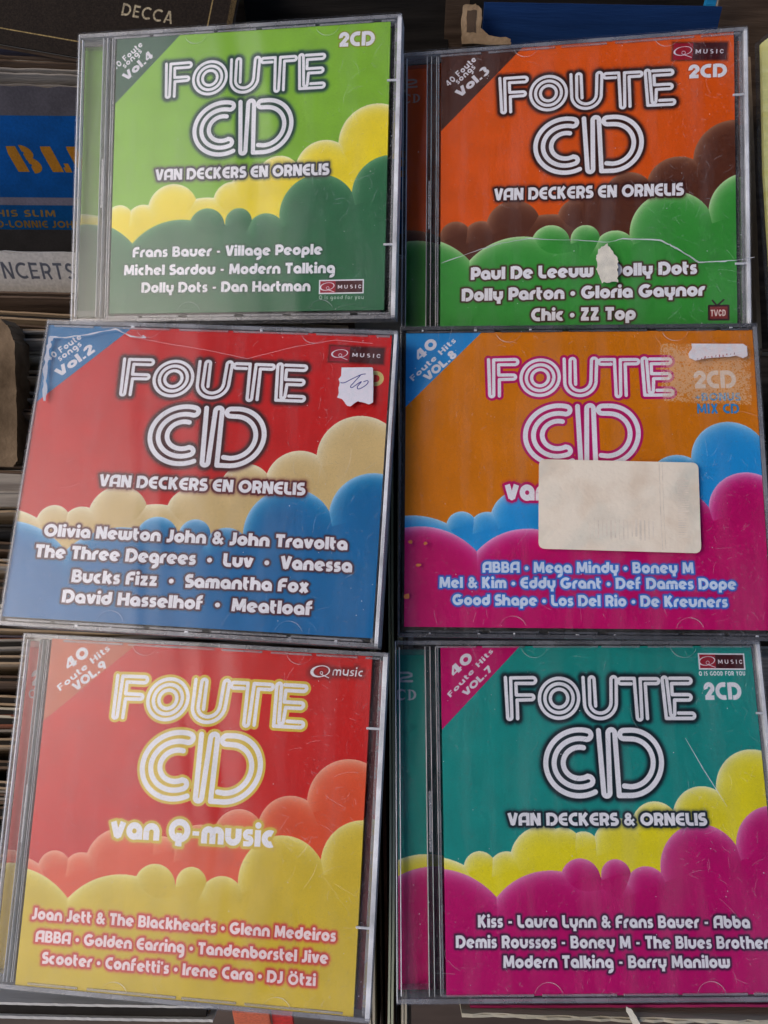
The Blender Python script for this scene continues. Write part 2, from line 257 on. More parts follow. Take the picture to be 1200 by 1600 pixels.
ART = json.loads(r"""{"7":{"logo":[[1.0,-0.0],[-0.0,1.0],[0.0,-0.0]],"cloud":[1.0,0.0,0.0,0.0],"text":[["Kiss - Laura Lynn & Frans Bauer - Abba",11.86,100.17,110.47,100.94,4.16,"b"],["Demis Roussos - Boney M - The Blues Brothers",3.73,106.89,118.96,107.78,4.12,"b"],["Modern Talking - Barry Manilow",20.56,113.5,101.93,113.97,4.08,"b"],["VAN DECKERS & ORNELIS",23.93,65.6,97.76,65.87,4.44,"t"],["2CD",101.28,20.3,115.49,20.33,6.39,"n"],["Q IS GOOD FOR YOU",99.78,11.34,117.77,11.29,1.66,"k"],["40",5.02,11.86,12.69,4.73,3.61,"H"],["Foute Hits",3.48,19.39,20.56,2.09,1.91,"h"],["VOL.7",9.52,19.01,20.02,8.95,2.42,"H"]],"tri":[[31.3,-0.5],[2.56,28.63]],"q":[[99.99,2.74],[118.12,2.88],[117.86,9.11],[99.88,9.01]],"scratch":[[91.71,34.37],[97.45,45.43],[105.26,58.93]],"size":[121.04,122.51],"org":[17.68,2.08],"pose":[-0.2206,-0.0133,-0.0002,75.3576,111.4915,295.5784,126.7414]},"8":{"logo":[[1.0066,-0.0019],[-0.0016,0.9958],[8.3764,-0.2814]],"cloud":[0.9997,-0.0014,9.018,-0.747],"text":[["ABBA • Mega Mindy • Boney M",30.17,97.54,110.19,97.32,4.25,"b"],["Mel & Kim • Eddy Grant • Def Dames Dope",13.56,103.5,125.72,103.35,4.24,"b"],["Good Shape • Los Del Rio • De Kreuners",18.57,110.08,122.13,110.07,4.2,"b"],["van Q-music",39.23,69.0,97.91,70.13,8.29,"v"],["2CD",114.23,24.03,130.41,24.01,7.23,"w"],["+BONUS",114.29,29.17,131.74,29.25,3.32,"u"],["MIX CD",114.69,34.32,130.95,34.39,4.0,"u"],["40",5.44,12.1,13.19,4.95,4.13,"H"],["Foute Hits",2.93,20.45,20.45,3.68,2.28,"h"],["VOL.8",9.01,20.48,20.81,9.56,3.25,"H"]],"tri":[[30.64,0.01],[-0.42,31.6]],"sticker":[[52.31,53.18],[113.35,54.65],[112.65,89.86],[51.43,88.38]],"patch":[[102.4,6.4],[135.71,7.4],[134.82,29.9],[102.42,28.34]],"torn":[[113.28,6.42],[133.11,6.49],[134.69,7.75],[134.73,11.47],[133.08,12.52],[130.16,11.44],[126.81,11.94],[123.48,12.1],[119.48,12.42],[114.44,13.27],[112.15,12.36],[111.92,10.41],[113.37,7.92]],"size":[137.99,118.51],"org":[2.41,2.53],"pose":[-0.1626,0.0518,0.0068,76.7579,-13.8888,310.9368,125.0207]},"4":{"logo":[[0.9696,-0.009],[-0.0095,0.9349],[-1.0449,1.3033]],"cloud":[1.0735,-0.0052,-11.1,-7.018],"text":[["Frans Bauer - Village People",9.98,95.65,93.32,96.33,4.48,"b"],["Michel Sardou - Modern Talking",6.24,103.33,98.87,104.22,4.48,"b"],["Dolly Dots - Dan Hartman",14.39,111.02,88.62,111.61,4.46,"b"],["VAN DECKERS EN ORNELIS",19.34,62.64,95.27,62.93,4.83,"t"],["2CD",98.41,9.17,113.28,9.45,5.95,"n"],["40 Foute",-0.65,13.99,12.12,3.43,2.57,"h"],["songs",3.93,13.21,11.81,6.3,2.56,"h"],["Vol.4",4.97,18.68,17.12,8.56,3.66,"H"],["Q is good for you",92.42,115.13,111.39,115.33,1.73,"s"]],"tri":[[29.93,-1.24],[0.74,27.61]],"q":[[92.32,106.97],[111.29,106.95],[111.43,112.76],[92.47,112.92]],"size":[119.83,119.87],"org":[17.36,2.59],"pose":[-0.0178,0.1375,0.022,-64.5106,-143.894,337.259,126.2495]},"3":{"logo":[[0.9899,0.0183],[0.0299,0.9748],[0.1439,0.6189]],"cloud":[1.0857,0.0182,-6.435,-6.951],"text":[["Paul De Leeuw • Dolly Dots",13.07,99.6,104.72,100.64,5.31,"b"],["Dolly Parton • Gloria Gaynor",9.22,108.61,107.69,109.83,5.3,"b"],["Chic • ZZ Top",38.22,117.99,80.34,118.76,5.23,"b"],["VAN DECKERS EN ORNELIS",22.75,65.81,99.66,67.62,5.18,"t"],["2CD",102.35,18.41,117.23,18.86,5.61,"n"],["40 Foute",3.2,14.78,15.3,3.88,2.63,"h"],["songs",7.25,14.1,14.9,7.32,2.63,"h"],["Vol.3",8.22,20.0,21.06,9.45,3.8,"H"],["TVCD",109.94,118.38,115.88,118.42,2.71,"c"]],"tri":[[35.93,-1.4],[-0.5,34.65]],"q":[[96.47,3.08],[117.63,4.52],[117.69,11.05],[96.79,10.09]],"tv":[[109.41,114.15],[116.79,114.25],[116.81,119.77],[109.41,119.59],[110.74,111.89],[112.45,114.1],[115.08,111.73]],"tear":[[68.87,87.42],[70.96,90.49],[73.26,94.22],[73.02,99.15],[73.21,103.33],[66.69,103.52],[64.81,97.72],[64.41,92.74],[65.69,89.49]],"crack":[[0.54,92.64],[10.52,89.33],[23.72,85.4],[36.8,83.75],[57.21,85.24],[69.93,86.69],[75.2,85.5],[89.8,86.71],[93.93,88.87],[98.03,91.45],[105.17,96.64],[115.35,96.52],[121.42,96.24],[126.47,95.37]],"size":[120.3,126.61],"org":[16.54,1.19],"pose":[-0.0461,0.1371,0.0047,77.9467,-134.2133,333.3659,130.0]},"2":{"logo":[[1.0216,-0.0009],[-0.0037,0.9735],[8.1944,1.8965]],"cloud":[1.1134,-0.0095,-1.019,-8.562],"text":[["Olivia Newton John & John Travolta",11.48,86.43,127.72,85.84,4.77,"b"],["The Three Degrees  •  Luv  •  Vanessa",9.18,94.67,130.06,94.0,4.93,"b"],["Bucks Fizz  •  Samantha Fox",24.91,103.33,114.55,102.33,4.84,"b"],["David Hasselhof  •  Meatloaf",22.32,111.07,116.77,110.53,4.8,"b"],["VAN DECKERS EN ORNELIS",30.25,65.95,110.05,65.74,4.83,"t"],["2CD",122.42,21.12,137.12,20.91,5.93,"n"],["40 Foute",2.53,15.8,14.88,5.26,2.66,"h"],["songs",7.1,15.63,15.34,8.43,2.66,"h"],["Vol.2",7.98,22.31,21.17,10.39,3.97,"H"]],"tri":[[35.24,-0.21],[0.35,32.77]],"q":[[115.46,5.14],[136.52,5.51],[136.8,11.86],[115.83,11.4]],"sticker":[[120.81,14.83],[132.49,14.32],[133.1,14.79],[133.88,28.58],[132.46,29.35],[130.26,28.77],[127.96,28.34],[126.66,29.22],[125.38,30.47],[124.0,30.28],[122.23,27.85],[120.0,26.98],[120.56,25.28],[120.26,22.89],[120.61,21.43],[120.01,19.52],[120.88,18.27]],"pen":[[[120.82,21.06],[122.42,21.0],[125.27,19.32],[128.58,17.5],[130.39,17.14]],[[128.37,17.75],[126.06,20.74],[124.81,22.47],[125.53,22.88],[127.04,21.66],[128.89,20.34],[127.55,22.37],[127.73,23.32],[128.96,23.03],[130.91,21.51],[131.51,20.29],[131.03,19.82],[129.7,20.4]]],"crack":[[2.41,5.98],[8.74,6.2],[18.24,4.42],[28.99,1.74],[35.63,4.84],[41.86,5.06],[40.38,4.25]],"crack2":[[3.11,5.96],[2.5,11.05],[2.72,19.66],[4.52,33.03]],"crack3":[[35.63,4.84],[50.37,7.21],[66.99,9.48],[83.5,12.43],[101.76,6.83],[117.49,3.45],[132.14,4.36]],"size":[139.31,117.47],"org":[0.4,1.83],"pose":[-0.2127,0.0681,0.0555,-69.1964,-14.6791,304.0172,122.6634]},"9":{"logo":[[1.0229,-0.0086],[-0.0502,1.0163],[2.8531,0.5909]],"cloud":[1.0515,-0.0232,-5.321,-0.257],"text":[["Joan Jett & The Blackhearts • Glenn Medeiros",3.68,102.38,117.07,101.11,4.06,"b"],["ABBA • Golden Earring • Tandenborstel Jive",5.96,110.1,114.74,108.75,4.03,"b"],["Scooter • Confetti's • Irene Cara • DJ Ötzi",9.24,117.3,110.73,116.48,4.0,"b"],["van Q-music",30.7,71.73,92.64,70.76,8.0,"v"],["music",110.03,7.82,121.73,7.77,3.3,"i"],["40",7.81,11.83,15.79,5.08,4.1,"H"],["Foute Hits",5.44,19.69,23.73,2.93,2.5,"h"],["VOL.9",11.77,19.39,23.27,9.42,3.26,"H"]],"tri":[[34.09,0.17],[2.28,29.11]],"q":[[101.88,3.73],[122.26,4.26],[122.25,8.49],[101.99,9.17]],"size":[124.85,125.52],"org":[11.22,1.62],"pose":[-0.1397,0.0835,0.0457,-72.529,113.0643,294.4316,128.4149]},"front":[[-3.22,110.25,29.86],[38.78,107.87,26.66],[49.88,84.44,7.36],[62.9,82.87,5.45],[73.96,87.8,7.92],[94.89,80.82,15.45],[122.87,73.78,14.78]],"back":[[-6.01,105.52,29.45],[13.09,80.47,6.01],[23.03,81.6,7.03],[36.67,78.38,12.56],[43.99,73.46,7.11],[51.68,73.49,5.73],[65.29,73.55,10.34],[78.88,66.37,9.04],[97.03,63.64,11.65],[117.24,53.52,14.76]],"backA":[[-6.01,105.52,29.45],[13.09,80.47,6.01],[23.03,81.6,7.03],[35.54,77.28,10.51],[49.28,95.22,22.51],[60.13,74.63,7.79],[67.66,73.56,10.34],[78.88,66.37,9.04],[97.03,63.64,11.65],[117.24,53.52,14.76]],"logo_paths":[[1.34,[[24.77,11.94],[25.15,26.75],[25.2,27.05],[25.36,27.3],[25.61,27.46],[25.92,27.52],[26.22,27.47],[26.49,27.3],[26.67,27.05],[26.74,26.76],[26.79,12.08],[35.33,11.95],[35.76,12.04],[36.11,12.27],[36.34,12.63],[36.41,13.05],[36.3,13.46],[36.05,13.82],[35.67,14.05],[35.24,14.14],[28.74,14.13],[28.79,18.48],[34.57,18.49],[34.91,18.55],[35.2,18.75],[35.38,19.03],[35.44,19.37],[35.35,19.7],[35.15,19.99],[34.84,20.18],[34.49,20.25],[28.99,20.37],[28.94,27.23]]],[1.34,[[52.63,19.74],[52.63,18.94],[52.55,18.16],[52.38,17.39],[52.13,16.65],[51.8,15.94],[51.39,15.28],[50.91,14.66],[50.36,14.11],[49.75,13.61],[49.09,13.19],[48.39,12.84],[47.64,12.56],[46.87,12.37],[46.08,12.26],[45.28,12.24],[44.47,12.3],[43.67,12.45],[42.89,12.68],[42.13,12.99],[41.41,13.38],[40.73,13.84],[40.1,14.36],[39.53,14.95],[39.02,15.59],[38.58,16.27],[38.22,17.0],[37.93,17.75],[37.73,18.53],[37.61,19.31],[37.57,20.11],[37.62,20.89],[37.76,21.67],[37.98,22.42],[38.27,23.13],[38.65,23.81],[39.1,24.45],[39.61,25.03],[40.19,25.54],[40.82,26.0],[41.5,26.38],[42.22,26.69],[42.97,26.91],[43.75,27.06],[44.54,27.12],[45.34,27.11],[46.13,27.0],[46.91,26.82],[47.68,26.55],[48.41,26.21],[49.11,25.8],[49.77,25.31],[50.37,24.77],[50.91,24.16],[51.39,23.5],[51.79,22.81],[52.12,22.07],[52.38,21.31],[52.55,20.53],[52.63,19.74]]],[1.34,[[50.54,19.73],[50.53,19.04],[50.44,18.36],[50.25,17.7],[49.98,17.07],[49.63,16.49],[49.21,15.95],[48.72,15.48],[48.16,15.08],[47.56,14.76],[46.92,14.52],[46.24,14.36],[45.55,14.29],[44.85,14.31],[44.15,14.42],[43.47,14.62],[42.82,14.9],[42.21,15.26],[41.64,15.7],[41.13,16.2],[40.69,16.76],[40.32,17.36],[40.03,18.01],[39.82,18.68],[39.7,19.37],[39.67,20.06],[39.72,20.75],[39.87,21.42],[40.1,22.06],[40.41,22.66],[40.8,23.22],[41.26,23.71],[41.79,24.14],[42.36,24.5],[42.98,24.78],[43.64,24.98],[44.32,25.09],[45.01,25.11],[45.7,25.05],[46.39,24.9],[47.05,24.66],[47.68,24.34],[48.27,23.95],[48.81,23.49],[49.29,22.96],[49.7,22.38],[50.04,21.76],[50.29,21.1],[50.46,20.43],[50.54,19.73]]],[1.34,[[48.45,19.73],[48.44,19.19],[48.33,18.66],[48.15,18.15],[47.88,17.69],[47.55,17.28],[47.15,16.94],[46.69,16.66],[46.2,16.47],[45.68,16.36],[45.14,16.33],[44.6,16.4],[44.07,16.55],[43.57,16.78],[43.12,17.09],[42.71,17.47],[42.36,17.91],[42.09,18.39],[41.9,18.91],[41.78,19.45],[41.76,19.99],[41.82,20.53],[41.97,21.04],[42.19,21.52],[42.49,21.96],[42.86,22.34],[43.29,22.64],[43.76,22.88],[44.27,23.03],[44.8,23.1],[45.34,23.08],[45.87,22.97],[46.38,22.78],[46.86,22.51],[47.3,22.16],[47.67,21.76],[47.99,21.3],[48.22,20.8],[48.38,20.27],[48.45,19.73]]],[1.34,[[54.74,11.98],[54.77,21.43],[54.77,21.43],[54.77,22.11],[54.86,22.79],[55.02,23.44],[55.27,24.06],[55.59,24.65],[55.99,25.2],[56.45,25.7],[56.96,26.13],[57.54,26.51],[58.15,26.81],[58.81,27.05],[59.49,27.2],[60.19,27.28],[60.9,27.29],[61.61,27.21],[62.31,27.05],[62.99,26.82],[63.65,26.52],[64.26,26.15],[64.84,25.71],[65.36,25.22],[65.82,24.67],[66.21,24.09],[66.53,23.46],[66.78,22.81],[66.95,22.14],[67.04,21.45],[67.54,12.68],[67.49,12.3],[67.29,11.98],[66.97,11.76],[66.59,11.69],[66.19,11.76],[65.85,11.98],[65.61,12.3],[65.5,12.68],[65.01,21.45],[64.94,21.45],[64.89,21.9],[64.78,22.34],[64.62,22.77],[64.4,23.18],[64.14,23.56],[63.84,23.92],[63.5,24.24],[63.12,24.53],[62.71,24.77],[62.28,24.97],[61.83,25.12],[61.37,25.23],[60.9,25.28],[60.43,25.28],[59.97,25.22],[59.52,25.12],[59.09,24.97],[58.68,24.76],[58.3,24.52],[57.96,24.23],[57.66,23.91],[57.4,23.55],[57.19,23.16],[57.03,22.75],[56.92,22.32],[56.86,21.88],[56.86,21.43],[57.09,12.67],[57.18,12.31],[57.4,12.01],[57.72,11.81],[58.09,11.74],[58.45,11.82],[58.74,12.02],[58.93,12.32],[58.98,12.67],[59.02,22.59]]],[1.34,[[73.18,14.33],[69.25,14.33],[68.87,14.25],[68.56,14.03],[68.36,13.71],[68.3,13.33],[68.41,12.95],[68.65,12.63],[68.99,12.42],[69.39,12.34],[74.51,12.35],[74.73,26.99],[74.78,27.31],[74.95,27.58],[75.21,27.76],[75.54,27.83],[75.88,27.77],[76.17,27.58],[76.38,27.31],[76.47,26.99],[76.83,12.42],[83.08,12.43],[83.44,12.5],[83.73,12.7],[83.91,13.0],[83.96,13.36],[83.86,13.71],[83.63,14.01],[83.3,14.21],[82.94,14.28],[78.66,14.27],[78.6,27.33]]],[1.34,[[90.66,25.34],[95.82,25.35],[96.2,25.43],[96.51,25.64],[96.7,25.96],[96.74,26.33],[96.63,26.7],[96.39,27.02],[96.04,27.23],[95.65,27.3],[85.84,27.28],[85.31,12.71],[85.4,12.38],[85.61,12.1],[85.91,11.92],[86.25,11.85],[86.58,11.92],[86.85,12.11],[87.02,12.38],[87.06,12.71],[87.58,25.54],[87.61,25.83],[87.77,26.08],[88.01,26.25],[88.32,26.31],[88.63,26.25],[88.9,26.09],[89.09,25.84],[89.18,25.54],[89.52,20.48],[94.84,20.49],[95.25,20.41],[95.6,20.19],[95.86,19.86],[95.97,19.47],[95.93,19.08],[95.73,18.75],[95.41,18.53],[95.01,18.45],[88.78,18.44],[88.83,14.29],[95.37,14.3],[95.76,14.22],[96.11,14.01],[96.36,13.69],[96.47,13.31],[96.42,12.93],[96.23,12.6],[95.92,12.39],[95.53,12.31],[88.29,12.3]]],[1.94,[[57.04,53.88],[56.12,54.28],[55.18,54.6],[54.21,54.87],[53.23,55.06],[52.24,55.18],[51.25,55.23],[50.26,55.21],[49.28,55.11],[48.32,54.95],[47.37,54.71],[46.45,54.41],[45.56,54.04],[44.71,53.6],[43.9,53.11],[43.14,52.55],[42.43,51.93],[41.77,51.27],[41.18,50.55],[40.64,49.8],[40.18,49.0],[39.78,48.16],[39.46,47.3],[39.21,46.41],[39.03,45.51],[38.94,44.58],[38.92,43.66],[38.98,42.72],[39.12,41.79],[39.33,40.87],[39.62,39.97],[39.99,39.08],[40.43,38.22],[40.94,37.39],[41.51,36.6],[42.15,35.85],[42.85,35.14],[43.6,34.48],[44.41,33.88],[45.26,33.34],[46.14,32.86],[47.07,32.45],[48.02,32.1],[49.0,31.82],[49.99,31.61],[51.0,31.48],[52.01,31.42],[53.01,31.44],[54.01,31.53],[55.0,31.69],[55.08,31.76],[55.7,31.9],[56.21,32.27],[56.51,32.81],[56.58,33.42],[56.39,34.03],[55.98,34.53],[55.41,34.85],[54.76,34.94],[54.16,34.8],[53.25,34.67],[52.33,34.61],[51.41,34.63],[50.48,34.73],[49.57,34.92],[48.68,35.18],[47.82,35.52],[46.99,35.93],[46.2,36.41],[45.47,36.96],[44.8,37.56],[44.18,38.22],[43.64,38.92],[43.17,39.67],[42.78,40.44],[42.48,41.25],[42.25,42.07],[42.12,42.91],[42.07,43.75],[42.11,44.58],[42.24,45.4],[42.45,46.21],[42.75,46.99],[43.13,47.73],[43.58,48.44],[44.11,49.09],[44.71,49.7],[45.37,50.25],[46.09,50.73],[46.86,51.15],[47.67,51.5],[48.52,51.78],[49.39,51.98],[50.29,52.1],[51.2,52.14],[52.11,52.1],[53.02,51.98],[53.92,51.79],[54.8,51.52],[55.42,51.32],[55.93,50.92],[56.25,50.37],[56.33,49.75],[56.15,49.17],[55.75,48.7],[55.19,48.43],[54.54,48.39],[54.48,48.29],[53.85,48.57],[53.19,48.79],[52.52,48.93],[51.83,49.02],[51.15,49.03],[50.47,48.97],[49.8,48.84],[49.16,48.65],[48.55,48.39],[47.98,48.07],[47.45,47.69],[46.98,47.25],[46.56,46.77],[46.21,46.25],[45.92,45.7],[45.71,45.11],[45.57,44.5],[45.5,43.88],[45.51,43.25],[45.6,42.63],[45.77,42.01],[46.01,41.41],[46.32,40.84],[46.7,40.29],[47.13,39.79],[47.63,39.33],[48.18,38.92],[48.77,38.57],[49.4,38.28],[50.06,38.05],[50.73,37.89],[51.42,37.8],[52.11,37.78],[52.8,37.83],[53.47,37.95]]],[1.94,[[59.51,31.7],[60.19,54.23],[60.25,54.65],[60.48,55.01],[60.84,55.24],[61.28,55.33],[61.73,55.25],[62.12,55.01],[62.39,54.66],[62.51,54.24],[63.05,32.64],[63.18,32.16],[63.49,31.75],[63.94,31.47],[64.45,31.38],[64.94,31.48],[65.35,31.75],[65.61,32.16],[65.68,32.65],[65.92,55.15],[70.89,55.17],[70.21,55.16],[71.14,55.13],[72.07,55.02],[73.0,54.84],[73.91,54.58],[74.81,54.25],[75.68,53.85],[76.53,53.39],[77.33,52.86],[78.1,52.27],[78.82,51.62],[79.5,50.92],[80.12,50.17],[80.68,49.38],[81.18,48.55],[81.61,47.68],[81.98,46.78],[82.28,45.87],[82.5,44.93],[82.65,43.99],[82.72,43.04],[82.72,42.09],[82.64,41.15],[82.49,40.22],[82.26,39.32],[81.96,38.44],[81.58,37.59],[81.14,36.78],[80.63,36.01],[80.06,35.29],[79.43,34.62],[78.74,34.01],[78.0,33.46],[77.21,32.98],[76.39,32.56],[75.53,32.22],[74.64,31.95],[73.72,31.75],[72.79,31.64],[71.84,31.59],[69.21,31.66],[68.59,31.77],[68.05,32.1],[67.67,32.6],[67.51,33.18],[67.59,33.77],[67.91,34.26],[68.4,34.59],[69.0,34.71],[71.62,34.78],[72.43,34.83],[73.23,34.95],[74.01,35.14],[74.76,35.42],[75.48,35.77],[76.15,36.18],[76.78,36.67],[77.36,37.21],[77.87,37.81],[78.33,38.47],[78.72,39.17],[79.03,39.9],[79.28,40.67],[79.45,41.46],[79.54,42.27],[79.56,43.09],[79.49,43.92],[79.35,44.73],[79.14,45.54],[78.85,46.32],[78.5,47.08],[78.07,47.81],[77.58,48.5],[77.04,49.14],[76.43,49.72],[75.79,50.26],[75.09,50.73],[74.37,51.13],[73.61,51.47],[72.83,51.73],[72.03,51.92],[71.23,52.03],[70.42,52.07],[68.12,51.8]]]]}""")
WH=(.95,.94,.95)
ST={
'4':dict(bg=rgb(132,186,54),back=rgb(248,222,52),front=rgb(38,104,66),tri=rgb(38,86,62),glow=rgb(22,60,52),rim=rgb(253,248,200),frim=rgb(110,165,115),dark=rgb(205,170,30),fdark=rgb(18,62,42),tg=rgb(60,60,60),lg=None),
'3':dict(bg=rgb(230,92,36),back=rgb(88,44,28),front=rgb(58,150,58),tri=rgb(74,38,28),glow=rgb(46,16,12),rim=rgb(165,115,88),frim=rgb(205,238,175),dark=rgb(50,20,12),fdark=rgb(30,90,36),tg=rgb(60,22,18),lg=rgb(70,30,25)),
'2':dict(bg=rgb(204,34,36),back=rgb(214,184,124),front=rgb(0,104,162),tri=rgb(30,112,164),glow=rgb(60,16,22),rim=rgb(248,238,205),frim=rgb(170,212,242),dark=rgb(140,105,50),fdark=rgb(0,60,130),tg=rgb(92,26,32),lg=rgb(80,30,40)),
'8':dict(bg=rgb(218,124,32),back=rgb(44,150,218),front=rgb(198,18,102),tri=rgb(44,136,200),glow=None,rim=rgb(180,220,245),frim=rgb(242,175,218),dark=rgb(20,90,160),fdark=rgb(120,0,70),tg=rgb(190,24,100),lg=rgb(60,110,190)),
'9':dict(bg=rgb(206,32,32),back=rgb(226,84,50),front=rgb(214,184,54),tri=rgb(196,96,66),glow=None,rim=rgb(248,178,148),frim=rgb(240,228,150),dark=rgb(170,40,30),fdark=rgb(150,125,30),tg=rgb(216,186,76),lg=rgb(206,70,66)),
'7':dict(bg=rgb(32,144,134),back=rgb(238,222,48),front=rgb(194,26,106),tri=rgb(192,24,100),glow=rgb(16,30,38),rim=rgb(253,250,200),frim=rgb(235,150,190),dark=rgb(180,150,20),fdark=rgb(100,8,60),tg=rgb(26,38,48),lg=rgb(60,24,58)),
}
def cover(k,R=8,x0=0,x1=None,full=True,hh=None,y0=0):
    m=ART[k];S=ST[k];w=m['size'][0];hh=hh or m['size'][1];x1=w if x1 is None else x1
    sh=Sheet(x1-x0,hh,R,x0,y0,S['bg']);W=(slice(None),slice(None));rng=np.random.default_rng(int(k))
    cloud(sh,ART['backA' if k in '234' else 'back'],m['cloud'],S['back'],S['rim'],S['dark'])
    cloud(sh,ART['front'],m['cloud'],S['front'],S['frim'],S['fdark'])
    if not full: return sh
    (ax,ay),(bx,by)=m['tri']
    # corner triangle
    nx,ny=(by-ay),-(bx-ax);l=math.hypot(nx,ny);d=((sh.X-ax)*nx+(sh.Y-ay)*ny)/l
    if (0-ax)*nx+(0-ay)*ny>0: d=-d
    sh.fill(W,d,S['tri'])
    hard=rgb(190,24,100) if k=='8' else (rgb(222,190,72) if k=='9' else None)
    logo(sh,m['logo'],ART['logo_paths'],S['glow'],hard,white=WH)
    for t in m['text']:
        f=t[6];t=t[:6]
        if f=='b':
            hv={'2':1.2,'3':1.22,'4':1.14}.get(k,1.12)
            if k in('4',): words(sh,t,G,hv,WH,glow=rgb(20,60,42),ga=.55,gw=.5,pad=1.5)
            elif k=='8': words(sh,t,G,hv,rgb(215,228,248),glow=rgb(40,120,210),ga=.95,gw=.55,pad=1.5)
            elif k=='9': words(sh,t,G,hv,rgb(250,225,222),glow=S['lg'],ga=.95,gw=.75,pad=1.5)
            else: words(sh,t,G,hv,WH,glow=S['lg'] or rgb(60,22,30),ga=.95,gw=.6,pad=1.5)
        elif f=='t': words(sh,t,G,1.12,WH,hard=S['tg'],hw=.75,glow=S['tg'],gw=1.1,ga=.6,width_gap=.08)
        elif f=='v': words(sh,t,G,1.15,WH,hard=S['tg'],hw=.95,glow=S['tg'],gw=1.2,ga=.5)
        elif f=='n': words(sh,t,G,1.1,rgb(238,236,240) if k!='2' else rgb(216,196,120),glow=rgb(150,60,30) if k in'43' else None,ga=.35,gw=.35,width_gap=.1)
        elif f=='w': words(sh,t,G,1.0,rgb(236,226,212),width_gap=.06)
        elif f=='u': words(sh,t,G,.9,rgb(52,140,206),width_gap=.1)
        elif f=='h': words(sh,t,H,.95,rgb(226,222,226),xs=1.1,width_gap=.14,pad=1)
        elif f=='H': words(sh,t,H,1.12,rgb(226,222,226),xs=1.1,width_gap=.10,pad=1)
        elif f=='k': words(sh,t,H,1.0,WH,width_gap=.16,pad=1)
        elif f=='s': words(sh,t,H,.5,rgb(205,215,205),width_gap=.16,pad=1)
        elif f=='c': pass
        elif f=='i': mus=t
    if k in '4732': station_mark(sh,m['q'],k in '47',soft=k in '32')
    if k=='2': words(sh,['x',0,0,1,0,.1],G,1,WH)
    if k=='9':
        W,D=text_sdf(sh,mus,H,.62,italic=.12,xs=1.1,pad=2.5);sh.put(W,np.exp(-np.clip(D,0,9)**2/1.2)*.55,(.28,.05,.08));sh.fill(W,D,WH)
        q=m['q'];ax,ay=q[0];bx=q[0][0]+(q[1][0]-q[0][0])*.38;cy=q[3][1]
        cx_,cy_=(ax+bx)/2,(ay+cy)/2+.1;rx=(bx-ax)/2*.86;ry=(cy-ay)/2*.72
        V=sh.win(ax-2,ay-2,bx+2,cy+2);u=sh.X[V]-cx_;v=sh.Y[V]-cy_;a=.2
        p=u*math.cos(a)-v*math.sin(a);qq=u*math.sin(a)+v*math.cos(a)
        e=np.abs(np.hypot(p/rx,qq/ry)-1)*min(rx,ry)-.16-.22*np.clip(-p/rx,0,1)
        tail=_seg(sh.X[V],sh.Y[V],cx_+.1*rx,cy_+.6*ry,cx_+rx*.95,cy_+ry*1.15)-.16
        sm=np.abs(np.hypot(u-.1*rx,v-.3*ry)-.24*ry)-.14
        e=np.minimum(np.minimum(e,tail),sm)
        sh.put(V,np.exp(-np.clip(e,0,9)**2/.8)*.5,(.28,.05,.08));sh.fill(V,e,WH)
    if k=='3':
        P=m['tv'];V=sh.win(P[0][0]-3,P[4][1]-3,P[1][0]+3,P[2][1]+3);X=sh.X[V];Y=sh.Y[V]
        sh.fill(V,np.minimum(_seg(X,Y,*P[4],*P[5]),_seg(X,Y,*P[5],*P[6]))-.35,rgb(40,30,25))
        d=poly_sdf(X,Y,P[:4]);sh.fill(V,d-.5,rgb(50,12,12));sh.fill(V,d+.25,rgb(128,36,34))
        for t in m['text']:
            if t[6]=='c': words(sh,t,H,.85,rgb(240,215,205),width_gap=.1,pad=.5)
    if k=='8':
        # adhesive residue where a label was pulled off
        q=m['patch'];P=poly_sdf(sh.X,sh.Y,q);n=noise((sh.H,sh.W),2.2,rng);n2=noise((sh.H,sh.W),5,rng)
        msk=(n*.7+n2*.5+np.clip(-P,-4,4)*.06>.64)*(P<1.2)
        sh.put(W if False else (slice(None),slice(None)),(msk*.5+(P<.8)*.16),rgb(236,198,168))
    # paper grain, printing speckle
    n=rng.random((sh.H,sh.W))*.30+noise((sh.H,sh.W),3,rng)*.35+noise((sh.H,sh.W),50,rng)*.5
    sh.img=sh.img*(1+(n-.57)*.11)[...,None]
    wear=np.clip(noise((sh.H,sh.W),90,rng)*.6+noise((sh.H,sh.W),9,rng)*.4-.52,0,1)*.08
    sh.img+=wear[...,None]*(np.array([.62,.60,.58])-sh.img)
    return sh
